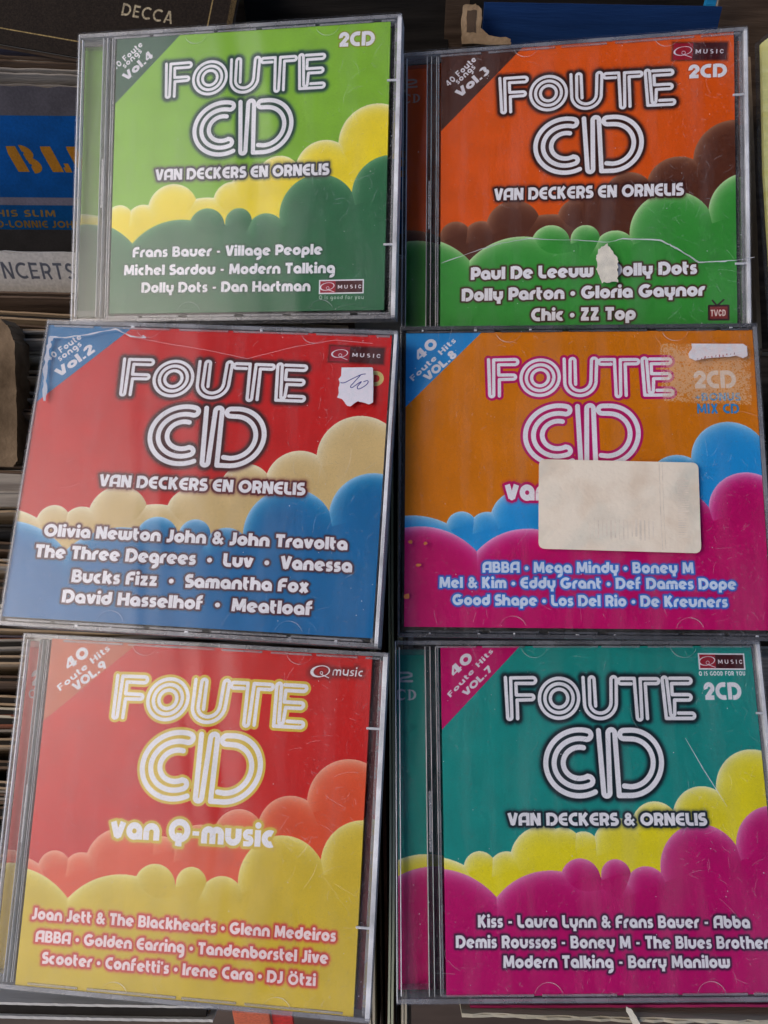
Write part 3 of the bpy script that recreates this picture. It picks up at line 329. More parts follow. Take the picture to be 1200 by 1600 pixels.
# ------------------------------------------------------------------ helpers
rnd = random.Random(4)
def tag(o, label=None, cat=None, group=None, kind=None):
    if label: o['label'] = label
    if cat: o['category'] = cat
    if group: o['group'] = group
    if kind: o['kind'] = kind
    return o
def cam_pt(x, y, z):                           # camera frame in mm (x right, y down, z away) -> world
    return CAM @ Vector((x * MM, -y * MM, -z * MM))
def cam_dir(x, y, z):
    return (CAM.to_3x3() @ Vector((x, -y, -z))).normalized()
def link(name, me, parent=None, mat=None):
    o = bpy.data.objects.new(name, me); S.collection.objects.link(o)
    if parent: o.parent = parent
    if mat and not me.materials: me.materials.append(mat)
    return o
def empty(name, M=None):
    o = bpy.data.objects.new(name, None); S.collection.objects.link(o); o.empty_display_size = 0.02
    if M is not None: o.matrix_world = M
    return o
class MB:
    """collects boxes and strips (mm, local frame) into one mesh"""
    def __init__(s): s.bm = bmesh.new(); s.uv = s.bm.loops.layers.uv.new('UVMap')
    def box(s, x0, y0, z0, x1, y1, z1, bev=0.0):
        v = [s.bm.verts.new((x * MM, y * MM, z * MM)) for x, y, z in
             ((x0,y0,z0),(x1,y0,z0),(x1,y1,z0),(x0,y1,z0),(x0,y0,z1),(x1,y0,z1),(x1,y1,z1),(x0,y1,z1))]
        fs = [s.bm.faces.new([v[i] for i in f]) for f in ((3,2,1,0),(4,5,6,7),(0,1,5,4),(1,2,6,5),(2,3,7,6),(3,0,4,7))]
        if bev:
            ed = set(e for f in fs for e in f.edges)
            bmesh.ops.bevel(s.bm, geom=list(ed), offset=bev * MM, segments=2, affect='EDGES', profile=0.6)
        return s
    def strip(s, pts, w, z0, z1):              # a raised ribbon following pts
        n = len(pts); L = []; 
        for i, (x, y) in enumerate(pts):
            a = pts[max(0, i-1)]; b = pts[min(n-1, i+1)]
            dx, dy = b[0]-a[0], b[1]-a[1]; l = math.hypot(dx, dy) or 1
            ww = w(i / (n-1)) if callable(w) else w
            nx, ny = -dy / l * ww / 2, dx / l * ww / 2
            L.append([s.bm.verts.new((px * MM, py * MM, pz * MM)) for px, py, pz in ((x+nx,y+ny,z0),(x-nx,y-ny,z0),(x-nx,y-ny,z1),(x+nx,y+ny,z1))])
        for a, b in zip(L[:-1], L[1:]):
            for i, j in ((0,1),(1,2),(2,3),(3,0)): s.bm.faces.new((a[i], a[j], b[j], b[i]))
        s.bm.faces.new(L[0][::-1]); s.bm.faces.new(L[-1])
        return s
    def plate(s, pts, z0, z1):                 # a flat plate with the outline pts
        t = [s.bm.verts.new((x * MM, y * MM, z1 * MM)) for x, y in pts]; b = [s.bm.verts.new((x * MM, y * MM, z0 * MM)) for x, y in pts]
        f = s.bm.faces.new(t); s.bm.faces.new(b[::-1])
        n = len(pts)
        for i in range(n): s.bm.faces.new((b[i], b[(i+1) % n], t[(i+1) % n], t[i]))
        return s
    def build(s, name, mat, parent=None, uvrect=None, smooth=False):
        bmesh.ops.recalc_face_normals(s.bm, faces=s.bm.faces)
        if uvrect:
            x0, y0, x1, y1 = uvrect
            for f in s.bm.faces:
                for l in f.loops:
                    c_ = l.vert.co / MM; l[s.uv].uv = ((c_.x - x0) / (x1 - x0), (c_.y - y0) / (y1 - y0))
        me = bpy.data.meshes.new(name); s.bm.to_mesh(me); s.bm.free()
        return link(name, me, parent, mat)
# ------------------------------------------------------------------ materials
def new_mat(name):
    m = bpy.data.materials.new(name); m.use_nodes = True; nt = m.node_tree
    for n in list(nt.nodes): nt.nodes.remove(n)
    return m, nt, nt.nodes.new('ShaderNodeOutputMaterial')
def nd(nt, t, **k):
    n = nt.nodes.new(t)
    for a, b in k.items():
        if hasattr(n, a): setattr(n, a, b)
        else: n.inputs[a].default_value = b
    return n
def noise_ramp(nt, scale, lo, hi, a, b, detail=6, coord='Object', stretch=None, dist=0.0):
    tc = nd(nt, 'ShaderNodeTexCoord'); n = nd(nt, 'ShaderNodeTexNoise'); n.inputs['Scale'].default_value = scale; n.inputs['Detail'].default_value = detail; n.inputs['Distortion'].default_value = dist
    if stretch:
        mp = nd(nt, 'ShaderNodeMapping'); mp.inputs['Scale'].default_value = stretch; nt.links.new(tc.outputs[coord], mp.inputs[0]); nt.links.new(mp.outputs[0], n.inputs[0])
    else: nt.links.new(tc.outputs[coord], n.inputs[0])
    r = nd(nt, 'ShaderNodeMapRange'); r.inputs[1].default_value = lo; r.inputs[2].default_value = hi; r.inputs[3].default_value = a; r.inputs[4].default_value = b
    nt.links.new(n.outputs[0], r.inputs[0]); return r.outputs[0]
def srgb(r, g, b): return tuple(((v/255) / 12.92 if v/255 <= .04045 else ((v/255 + .055) / 1.055) ** 2.4) for v in (r, g, b))
def schlick(nt, f0=0.05, k=1.0):
    lw = nd(nt, 'ShaderNodeLayerWeight'); lw.inputs[0].default_value = 0.5
    p = nd(nt, 'ShaderNodeMath', operation='POWER'); p.inputs[1].default_value = 5; nt.links.new(lw.outputs['Facing'], p.inputs[0])
    m = nd(nt, 'ShaderNodeMath', operation='MULTIPLY_ADD'); m.inputs[1].default_value = (1 - f0) * k; m.inputs[2].default_value = f0 * k
    nt.links.new(p.outputs[0], m.inputs[0]); return m.outputs[0]
def clear_mat(name, f0=0.05, rough=0.03, tint=(1,1,1), haze=0.0, haze_col=(.8,.8,.85), wav=0.02):
    """clear polystyrene: a sheet that reflects by angle and lets the rest through"""
    m, nt, out = new_mat(name)
    tr = nd(nt, 'ShaderNodeBsdfTransparent'); tr.inputs[0].default_value = (*tint, 1)
    gl = nd(nt, 'ShaderNodeBsdfAnisotropic' if False else 'ShaderNodeBsdfGlossy'); gl.inputs['Roughness'].default_value = rough
    bp = nd(nt, 'ShaderNodeBump'); bp.inputs['Strength'].default_value = wav; bp.inputs['Distance'].default_value = 0.002
    nt.links.new(noise_ramp(nt, 25, 0, 1, 0, 1, 2), bp.inputs['Height']); nt.links.new(bp.outputs[0], gl.inputs['Normal'])
    mx = nd(nt, 'ShaderNodeMixShader'); nt.links.new(schlick(nt, f0), mx.inputs[0]); nt.links.new(tr.outputs[0], mx.inputs[1]); nt.links.new(gl.outputs[0], mx.inputs[2])
    if haze:
        df = nd(nt, 'ShaderNodeBsdfDiffuse'); df.inputs[0].default_value = (*haze_col, 1)
        m2 = nd(nt, 'ShaderNodeMixShader'); nt.links.new(noise_ramp(nt, 300, .35, .75, haze * .35, haze * 1.5, 8), m2.inputs[0])
        nt.links.new(mx.outputs[0], m2.inputs[1]); nt.links.new(df.outputs[0], m2.inputs[2]); mx = m2
    nt.links.new(mx.outputs[0], out.inputs[0]); return m
def lid_mat(name):
    """handled clear lid: sharp sheen, smudge streaks standing in for banded reflections, and a film of fine scuffs"""
    m, nt, out = new_mat(name)
    tr = nd(nt, 'ShaderNodeBsdfTransparent'); tr.inputs[0].default_value = (.985, .985, .985, 1)
    gl = nd(nt, 'ShaderNodeBsdfGlossy')
    nt.links.new(noise_ramp(nt, 18, .35, .7, .015, .16, 4, stretch=(3, .6, 1)), gl.inputs['Roughness'])
    bp = nd(nt, 'ShaderNodeBump'); bp.inputs['Strength'].default_value = .06; bp.inputs['Distance'].default_value = 0.002
    nt.links.new(noise_ramp(nt, 14, 0, 1, 0, 1, 2, stretch=(2, .5, 1)), bp.inputs['Height']); nt.links.new(bp.outputs[0], gl.inputs['Normal'])
    mx = nd(nt, 'ShaderNodeMixShader'); nt.links.new(schlick(nt, .019), mx.inputs[0]); nt.links.new(tr.outputs[0], mx.inputs[1]); nt.links.new(gl.outputs[0], mx.inputs[2])
    df = nd(nt, 'ShaderNodeBsdfDiffuse'); df.inputs[0].default_value = (.78, .78, .80, 1)
    a = noise_ramp(nt, 30, .48, .8, 0.0, .03, 6, stretch=(3.5, .5, 1)); b = noise_ramp(nt, 1100, .64, .78, 0, .10, 2)  # stretched haze: reflection streaks put into the colour; fine noise: scuffs
    ad = nd(nt, 'ShaderNodeMath', operation='ADD'); nt.links.new(a, ad.inputs[0]); nt.links.new(b, ad.inputs[1])
    m2 = nd(nt, 'ShaderNodeMixShader'); nt.links.new(ad.outputs[0], m2.inputs[0]); nt.links.new(mx.outputs[0], m2.inputs[1]); nt.links.new(df.outputs[0], m2.inputs[2])
    nt.links.new(m2.outputs[0], out.inputs[0]); return m
def edge_mat(name, col, amount, rough=0.22, sc=350, f0=0.05):
    """cut or moulded plastic seen through its edge: cloudy, scuffed, with glints"""
    m, nt, out = new_mat(name)
    tr = nd(nt, 'ShaderNodeBsdfTransparent'); tr.inputs[0].default_value = (.88, .89, .90, 1)
    df = nd(nt, 'ShaderNodeBsdfDiffuse'); df.inputs[0].default_value = (*col, 1)
    m1 = nd(nt, 'ShaderNodeMixShader'); nt.links.new(noise_ramp(nt, sc, .3, .7, amount * .55, min(1, amount * 1.35), 8, stretch=(.25, .25, 1)), m1.inputs[0])
    nt.links.new(tr.outputs[0], m1.inputs[1]); nt.links.new(df.outputs[0], m1.inputs[2])
    gl = nd(nt, 'ShaderNodeBsdfGlossy'); gl.inputs['Roughness'].default_value = rough
    bp = nd(nt, 'ShaderNodeBump'); bp.inputs['Strength'].default_value = .5; bp.inputs['Distance'].default_value = 0.0004
    nt.links.new(noise_ramp(nt, 900, 0, 1, 0, 1, 6), bp.inputs['Height']); nt.links.new(bp.outputs[0], gl.inputs['Normal'])
    m2 = nd(nt, 'ShaderNodeMixShader'); nt.links.new(schlick(nt, f0), m2.inputs[0]); nt.links.new(m1.outputs[0], m2.inputs[1]); nt.links.new(gl.outputs[0], m2.inputs[2])
    nt.links.new(m2.outputs[0], out.inputs[0]); return m
def solid_mat(name, col, rough=.6, var=.25, sc=60, bump=.2, spec=.3, stretch=None, col2=None, metal=0):
    m, nt, out = new_mat(name)
    p = nd(nt, 'ShaderNodeBsdfPrincipled'); p.inputs['Roughness'].default_value = rough; p.inputs['Specular IOR Level'].default_value = spec; p.inputs['Metallic'].default_value = metal
    mx = nd(nt, 'ShaderNodeMix', data_type='RGBA')
    mx.inputs['A'].default_value = (*[c_ * (1 - var) for c_ in col], 1); mx.inputs['B'].default_value = (*(col2 or [min(1, c_ * (1 + var)) for c_ in col]), 1)
    nt.links.new(noise_ramp(nt, sc, .3, .7, 0, 1, 8, stretch=stretch), mx.inputs['Factor']); nt.links.new(mx.outputs['Result'], p.inputs['Base Color'])
    if bump:
        bp = nd(nt, 'ShaderNodeBump'); bp.inputs['Strength'].default_value = bump; bp.inputs['Distance'].default_value = .0005
        nt.links.new(noise_ramp(nt, sc * 8, 0, 1, 0, 1, 6, stretch=stretch), bp.inputs['Height']); nt.links.new(bp.outputs[0], p.inputs['Normal'])
    nt.links.new(p.outputs[0], out.inputs[0]); return m
def print_mat(name, sheet, rough=.45, spec=.35, dim=1.0):
    """flat print: the drawn sheet (made above, in memory) laid on paper"""
    a = np.ones((sheet.H, sheet.W, 4), np.float32); a[..., :3] = np.clip(sheet.img, 0, 1)[::-1]
    im = bpy.data.images.new(name, sheet.W, sheet.H, alpha=False); im.colorspace_settings.name = 'sRGB'
    im.pixels.foreach_set(a.ravel()); im.update(); im.pack()
    m, nt, out = new_mat(name)
    t = nd(nt, 'ShaderNodeTexImage'); t.image = im; t.extension = 'EXTEND'
    uv = nd(nt, 'ShaderNodeUVMap'); nt.links.new(uv.outputs[0], t.inputs[0])
    p = nd(nt, 'ShaderNodeBsdfPrincipled'); p.inputs['Roughness'].default_value = rough; p.inputs['Specular IOR Level'].default_value = spec
    hs = nd(nt, 'ShaderNodeHueSaturation'); hs.inputs['Value'].default_value = dim; hs.inputs['Saturation'].default_value = 1.02
    nt.links.new(t.outputs[0], hs.inputs['Color']); nt.links.new(hs.outputs[0], p.inputs['Base Color'])
    bp = nd(nt, 'ShaderNodeBump'); bp.inputs['Strength'].default_value = .35; bp.inputs['Distance'].default_value = .0010
    nt.links.new(noise_ramp(nt, 45, 0, 1, 0, 1, 3), bp.inputs['Height']); nt.links.new(bp.outputs[0], p.inputs['Normal'])
    nt.links.new(p.outputs[0], out.inputs[0]); return m
LID = lid_mat('clear_lid_plastic')
EDGE = edge_mat('scuffed_clear_edge', (.50, .50, .53), .38)
EDGE_HI = edge_mat('painted_light_edge', (.96, .96, .98), .92)  # near-white colour stands in for light caught in the clear edges
EDGE_DK = edge_mat('dark_smoky_edge', (.10, .10, .11), .80)
HINGE = clear_mat('clear_hinge_plastic', .015, .10, tint=(.84, .85, .86), haze=.03, wav=.3)
RIB = edge_mat('clear_rib_edge', (.86, .86, .84), .55)
SMOKE = clear_mat('smoky_tray_plastic', .05, .06, tint=(.70, .70, .70), haze=.05, wav=.1)
TRAY_DK = solid_mat('dark_grey_tray', (.035, .035, .037), .35, .3, 200, .5)
TRAY_CLEAR = edge_mat('clear_tray', (.30, .29, .30), .45)
TRAY_RED = edge_mat('clear_tray_over_red', (.17, .05, .055), .8)
TRAY_WINDOW = clear_mat('hinge_window_shade', .006, .05, tint=(.91, .91, .91), haze=.008, wav=.3)  # these window tints stand in for shade inside the spine strip
TRAY_WINDOW4 = clear_mat('hinge_window_deep_shade', .006, .05, tint=(.80, .82, .80), haze=.006, wav=.3)  # stronger tint: deeper spine shade put into the plastic of the green case
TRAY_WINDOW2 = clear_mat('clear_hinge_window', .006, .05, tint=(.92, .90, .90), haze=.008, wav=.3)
TRAY_TEAL = clear_mat('clear_tray_over_teal', .08, .15, tint=(.30, .32, .34), haze=.15, haze_col=(.3, .32, .34), wav=.3)
SCRATCH, nt_, o_ = new_mat('scratch_glint')
_t = nd(nt_, 'ShaderNodeBsdfTransparent'); _d = nd(nt_, 'ShaderNodeBsdfDiffuse'); _d.inputs[0].default_value = (.9, .9, .92, 1); _m = nd(nt_, 'ShaderNodeMixShader'); _m.inputs[0].default_value = .22
nt_.links.new(_t.outputs[0], _m.inputs[1]); nt_.links.new(_d.outputs[0], _m.inputs[2]); nt_.links.new(_m.outputs[0], o_.inputs[0])
CRACK = edge_mat('crack_glint', (.85, .85, .88), .55)
PIN = edge_mat('pin_glint', (.9, .9, .92), .9)
PAPER = solid_mat('paper_edge', (.62, .60, .56), .8, .15)
# ------------------------------------------------------------------ added dark canopy out of view: blocks sky, streaks the lid reflections
aw = empty('added_sky_blocker', Matrix.Translation((0, 0, 1.9))); tag(aw, 'added dark canopy out of view, blocks sky and bands the CD lid reflections', 'added light blocker')
AWC = solid_mat('dark_blocker_cloth', (.05, .045, .045), .9, .3, 6, .2, .1); AWB = solid_mat('blocker_bar_wood', (.12, .09, .07), .7, .3, 10, .3, .2)
MB().box(-480, -1000, 0, 820, 950, 4).build('sky_blocker_cloth', AWC, aw)
MB().box(-500, -1000, -40, -470, 950, 0).build('reflection_bar', AWB, aw)
MB().box(-585, -1000, -30, -560, 950, 0).build('reflection_bar', AWB, aw)
MB().box(-640, -1000, -20, -630, 950, 0).build('reflection_bar', AWB, aw)
for yy in (-960, 900): MB().box(-640, yy, -22, 820, yy + 40, -2).build('blocker_cross_bar', AWB, aw)
# ------------------------------------------------------------------ the CD cases
S3 = Matrix(((1,0,0),(0,-1,0),(0,0,-1)))
def rodrigues(w): 
    v = Vector(w); a = v.length
    return Matrix.Rotation(a, 3, v.normalized()) if a > 1e-9 else Matrix.Identity(3)
def case_matrix(k):
    p = ART[k]['pose']; R = S3 @ rodrigues(p[:3]) @ S3
    L = Matrix.Translation((p[3] * MM, -p[4] * MM, -p[5] * MM)) @ R.to_4x4()
    return CAM @ L
LABELS = {
 '4': 'CD case with lime green cover and yellow clouds, Vol.4 on its corner',
 '3': 'cracked CD case with orange cover, Vol.3 on its brown corner and green clouds',
 '2': 'thick CD case with red cover, blue clouds and torn white price tag',
 '8': 'CD case with orange and magenta cover under a big blank cream sticker',
 '9': 'CD case with red and yellow cover, Vol.9 in its corner, at the lower left',
 '7': 'CD case with teal and magenta cover, Vol.7 on its corner'}
THICK = {'4': 10.4, '3': 10.4, '2': 22.0, '8': 9.0, '9': 10.4, '7': 10.4}
def arc_pts(cx, cy, rx, ry, a0, a1, n=14):
    return [(cx + rx * math.cos(math.radians(a0 + (a1 - a0) * i / n)), cy + ry * math.sin(math.radians(a0 + (a1 - a0) * i / n))) for i in range(n + 1)]
def build_case(k):
    A = ART[k]; H_ = A['pose'][6]; W_ = 142.0; hx, hy = W_ / 2, H_ / 2; T = THICK[k]
    fat = k in '28'; ox, oy = A['org']; bw, bh = A['size']
    root = empty('cd_case', case_matrix(k)); tag(root, LABELS[k], 'CD case', 'CD cases laid out in two columns on the records')
    dark = k in '8'
    ed = EDGE_DK if k == '8' else EDGE
    # booklet plane: local coords of the booklet corner
    bx0, by1 = -hx + ox, hy - oy; bx1, by0 = bx0 + bw, by1 - bh
    sh = cover(k); pm = print_mat('cover_print', sh)
    b = MB().box(bx0, by0, -2.7, bx1, by1, -2.0).build('booklet', pm, root, uvrect=(bx0, by0, bx1, by1))
    # lid: clear front panel and its side walls
    MB().box(-hx, -hy, -1.25, hx, hy, 0, .35).build('lid', LID, root)
    rail = MB(); wid = 1.5
    rail.box(-hx, hy - wid, -T + 3, hx, hy, -1.3); rail.build('lid_wall', ed, root)
    rail = MB(); rail.box(-hx, -hy, -T + 3, hx, -hy + wid, -1.3); rail.build('lid_wall', ed, root)
    r = random.Random(int(k) * 7)
    for sy in (1, -1):                         # inner ledges with gaps, seen as the broken double line along top and bottom
        m = MB(); x = -hx + (16 if not fat else 3)
        while x < hx - 6:
            l = r.uniform(14, 36); x2 = min(hx - 3, x + l)
            ya, yb = sorted((sy * (hy - 1.9), sy * (hy - 2.7)))
            m.box(x, ya, -3.4, x2, yb, -1.6, .12); x = x2 + r.uniform(1.2, 4)
        m.build('lid_ledge', EDGE if not dark else EDGE_DK, root)
    hi = EDGE if fat else EDGE_HI
    MB().box(hx - (1.8 if k in '49' else 1.4), -hy + .6, -T + .8, hx, hy - .6, -1.3, .25).build('side_wall', EDGE_HI if k != '8' else EDGE, root)
    MB().box(hx - 3.0, -hy + 1.6, -T + 1, hx - 1.9, hy - 1.6, -2.6, .2).build('inner_wall', ed, root)
    MB().box(-hx, -hy + .4, -T + .6, -hx + .8, hy - .4, -1.3, .2).build('side_wall', HINGE if not fat else ed, root)
    # base shell behind
    MB().box(-hx + .2, -hy + .8, -T, hx - .2, hy - .8, -T + 1.1, .3).build('base', EDGE_DK if dark else SMOKE, root)
    if fat:
        MB().box(-hx + 1.4, -hy + 2, -T + 1.3, hx - 3.2, hy - 2, -3.0).build('tray', TRAY_DK, root)
    else:
        # card behind the tray, seen through the clear hinge strip and the right margin
        card = Sheet(142, H_, 5, -ox, -oy, ST[k]['bg'])
        full = cover(k, 5, -ox, 142 - ox, False, H_, -oy)
        if k in '37':
            spine_words(full, k)
        if k == '9': spine_words(full, k)
        if k == '9':
            pass
        cm = print_mat('inlay_print', full)
        MB().box(-hx + (.9 if k in '479' else 1.6), -hy + 3.2, -5.9, hx - 2.0, hy - 3.2, -5.6).build('inlay_card', cm, root, uvrect=(-hx, -hy, hx, hy))
        # clear or dark tray over the card: solid under the booklet, ribbed along the right margin
        tm = {'4': TRAY_DK, '3': TRAY_CLEAR, '9': TRAY_RED, '7': TRAY_TEAL}[k]
        MB().box(bx0 + 1.5, -hy + 2.8, -5.3, bx1 - 1.5, hy - 2.8, -3.0, .3).build('tray', TRAY_DK, root)
        MB().box(bx1 + .2, -hy + 2.8, -5.2, hx - 3.1, hy - 2.8, -4.4, .2).build('tray_margin', tm, root)
        if k in '43':
            m = MB(); y = -hy + 4
            while y < hy - 4:
                m.box(bx1 + .4, y, -4.4, hx - 3.4, y + .55, -4.05); y += 1.4
            tag(m.build('tray_ribbing', tm, root), kind='stuff')
        # hinge: three long clear ribs and the little hinge pins
        s0 = ox - (6.2 if k != '9' else 4.6); q_ = 1 if k != '9' else .68
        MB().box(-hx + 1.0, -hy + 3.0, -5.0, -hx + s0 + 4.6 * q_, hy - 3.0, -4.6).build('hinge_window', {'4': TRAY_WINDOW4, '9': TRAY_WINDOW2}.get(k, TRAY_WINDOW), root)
        for dx, w_, z1, mt in ((0, .30, -1.5, RIB), (.45, 1.1, -2.2, HINGE), (1.9, .28, -1.5, RIB), (2.5, 1.3, -3.4, HINGE), (4.1, .30, -1.8, RIB), (4.7, .7, -2.2, EDGE)):
            MB().box(-hx + s0 + dx * q_, -hy + 2.2, -5.5, -hx + s0 + (dx + w_) * q_, hy - 2.2, z1, .1).build('hinge_rib', mt, root)
        MB().box(-hx + s0 + .7, -hy + 2.0, -4.2, -hx + s0 + 4.5 * q_, hy - 2.0, -3.9).build('hinge_plate', HINGE, root)
        for yy in (-8, 8):
            pass
        MB().box(-hx + s0 + .85, -hy * .02 - 12, -1.9, -hx + s0 + 1.75, 8, -1.55, .12).build('hinge_slot', EDGE, root)
        for sy in (1, -1):
            ya, yb = sorted((sy * (hy - 3.0), sy * (hy - 5.4)))
            MB().box(-hx + 1.8, ya, -5.0, -hx + s0 - .4, yb, -2.0, .3).build('end_block', HINGE, root)
        MB().box(-hx + 1.5, -hy + 2.4, -3.0, -hx + 1.85, hy - 2.4, -1.4, .1).build('spine_rib', EDGE_HI, root)
        MB().box(-hx + .0, -hy + .3, -1.9, -hx + .35, hy - .3, -1.25, .08).build('lid_edge', EDGE_HI, root)
    # half-moon booklet tabs and the pips that hold the lid shut
    for fx in (.30, .78):
        for sy in (1, -1):
            cx = bx0 + bw * fx; cy = (by1 + .6) if sy > 0 else (by0 - .6)
            a0, a1 = (195, 345) if sy > 0 else (15, 165)
            m = MB(); m.strip(arc_pts(cx, cy, 5.2, 5.0, a0, a1), lambda t: .05 + .22 * math.sin(math.pi * min(1, t * 1.6)) , -1.62, -1.35); m.build('booklet_tab', SCRATCH if fat else SCRATCH, root)
    if not fat:
        for fy in (.56, -.52):
            m = MB(); m.box(bx1 - .8, hy * fy, -2.0, hx - 1.4, hy * fy + .9, -1.35, .25); m.build('catch', PIN, root)
    else:
        for i in range(7):
            for sy in (1, -1):
                if r.random() < .35: continue
                xx = -hx + 8 + i * 20 + r.uniform(-7, 7); ya, yb = sorted((sy * (hy - r.uniform(.5, 1.2)), sy * (hy - r.uniform(1.7, 2.3))))
                MB().box(xx, ya, -2.2, xx + r.uniform(.5, 1.5), yb, -1.32, .2).build('catch', r.choice((PIN, EDGE, EDGE_HI)), root)
    # wear: hairline scratches and specks in the lid
    m = MB(); n = 240
    for i in range(n):
        x = r.uniform(-hx + 3, hx - 2); y = r.uniform(-hy + 2, hy - 2)
        if r.random() < .45: x = r.uniform(hx - 30, hx - 2)
        elif r.random() < .4: y = r.choice((-1, 1)) * r.uniform(hy - 14, hy - 2)
        if r.random() < .12: x, y = r.gauss(hx * .55, 6), r.gauss(-hy * .1, 7)
        a = r.uniform(0, math.pi); L = r.choice((.8, 1.2, 1.2, 2.0, 2.0, 3.0, 3.0, 5.0, 9.0)) * r.uniform(.5, 1.2); bend = r.uniform(-.5, .5)
        pts = []
        for j in range(6):
            t = j / 5; pts.append((x + math.cos(a + bend * t) * L * t, y + math.sin(a + bend * t) * L * t))
        pts = [(min(hx - .6, max(-hx + .6, p[0])), min(hy - .6, max(-hy + .6, p[1]))) for p in pts]
        if len(set(pts)) < 6: continue
        m.strip(pts, r.uniform(.03, .075), .004, .02)
    tag(m.build('scratches', SCRATCH, root), kind='stuff')
    m = MB()
    for i in range(60):
        x = r.uniform(-hx + 3, hx - 3); y = r.uniform(-hy + 2, hy - 3); s_ = r.uniform(.07, .2)
        m.plate([(x + s_ * math.cos(q) * r.uniform(.6, 1.2), y + s_ * math.sin(q) * r.uniform(.6, 1.2)) for q in (0, 1.2, 2.5, 3.8, 5.1)], .004, .03)
    tag(m.build('dust_specks', PIN, root), kind='stuff')
    def loc(p): return (bx0 + p[0], by1 - p[1])
    return root, loc, (hx, hy, T)
def spine_words(sh, k):
    if k == '9':
        words(sh, ['2', -8.0, 18.5, -4.4, 18.2, 5.6], G, 1.2, (.80,.72,.74)); words(sh, ['CD', -8.9, 23.6, -3.6, 23.3, 3.6], G, .8, (.80,.70,.72))
    else:
        col = (.72,.74,.78) if k == '7' else (.78,.66,.62)
        y = 13.2 if k == '7' else 11.6
        # wide rounded 2
        P = [(-15.6,y-3.2),(-12.4,y-3.2),(-11.2,y-2.7),(-11.2,y-2.0),(-12.4,y-1.6),(-14.6,y-1.3),(-15.6,y-.8),(-15.6,y),(-11.0,y)]
        W = sh.win(-18, y-6, -8, y+3); d = np.full(sh.X[W].shape, 9.)
        for a, b in zip(P[:-1], P[1:]): d = np.minimum(d, _seg(sh.X[W], sh.Y[W], *a, *b) - .45)
        sh.fill(W, d, col)
        y += 7.0; W = sh.win(-19, y-6, -7, y+3); X = sh.X[W]; Y = sh.Y[W]
        cx = -15.0; d = np.maximum(np.abs(np.hypot((X-cx), (Y-y+1.9)) - 1.75) - np.clip(.42 - (X-cx)*.14, .14, .8), (X-cx-1.2))
        d = np.minimum(d, _seg(X, Y, cx+1.25, y-3.7, cx+1.25, y-2.7) - .14); d = np.minimum(d, _seg(X, Y, cx+1.1, y-.4, cx+1.2, y-.9) - .12)
        c2 = -12.0; d = np.minimum(d, _seg(X, Y, c2, y-3.5, c2, y-.1) - .42); d = np.minimum(d, _seg(X, Y, c2-.8, y-3.62, c2+.6, y-3.62) - .13); d = np.minimum(d, _seg(X, Y, c2-.8, y-.05, c2+.6, y-.05) - .13)
        e = np.maximum(np.abs(np.hypot((X-c2-.3), (Y-y+1.85)) - 1.72) - np.clip(.14 + (X-c2-.3)*.18, .13, .6), -(X-c2-.3))
        sh.fill(W, np.minimum(d, e), col)

roots = {k: build_case(k) for k in '432897'}
def jag(P, amp, n=5, seed=1):
    r_ = random.Random(seed); out = []
    for a, b in zip(P[:-1], P[1:]):
        for j in range(n): t = j / n; out.append((a[0] + (b[0]-a[0])*t + r_.uniform(-amp, amp), a[1] + (b[1]-a[1])*t + r_.uniform(-amp, amp)))
    return out + [P[-1]]
# cream sticker, rounded, on Vol.8
root, loc, dim = roots['8']
def round_rect(P, r_=2.0, n=5):
    out = []; c_ = [Vector(p) for p in P]
    for i in range(4):
        p = c_[i]; a = (c_[i-1] - p).normalized() * r_; b = (c_[(i+1) % 4] - p).normalized() * r_
        for j in range(n + 1):
            t = j / n; out.append(tuple(p + a * (1-t)**2 + b * t**2))
    return out
m_, nt, out = new_mat('cream_label_paper')
p = nd(nt, 'ShaderNodeBsdfPrincipled'); p.inputs['Roughness'].default_value = .75; p.inputs['Specular IOR Level'].default_value = .2
mx = nd(nt, 'ShaderNodeMix', data_type='RGBA'); mx.inputs['A'].default_value = (.86, .74, .58, 1); mx.inputs['B'].default_value = (.68, .52, .37, 1)
nt.links.new(noise_ramp(nt, 70, .45, .70, 0, .6, 8, dist=.3), mx.inputs['Factor'])
mx2 = nd(nt, 'ShaderNodeMix', data_type='RGBA'); mx2.inputs['B'].default_value = (.52, .53, .45, 1); nt.links.new(mx.outputs['Result'], mx2.inputs['A']); nt.links.new(noise_ramp(nt, 38, .5, .75, 0, .5, 4, dist=1), mx2.inputs['Factor'])
nt.links.new(mx2.outputs['Result'], p.inputs['Base Color'])
bp = nd(nt, 'ShaderNodeBump'); bp.inputs['Strength'].default_value = .5; bp.inputs['Distance'].default_value = .0004; nt.links.new(noise_ramp(nt, 600, 0, 1, 0, 1, 5), bp.inputs['Height']); nt.links.new(bp.outputs[0], p.inputs['Normal']); nt.links.new(p.outputs[0], out.inputs[0])
CREAM = m_
GHOST = solid_mat('ghost_print', (.75, .64, .51), .8, .12, 200, .5)
q = [loc(p_) for p_ in ART['8']['sticker']]
st = tag(MB().plate(round_rect(q, 2.6), .03, .22).build('price_sticker', CREAM, root), 'blank cream sticker with rounded corners and ghost barcode relief')
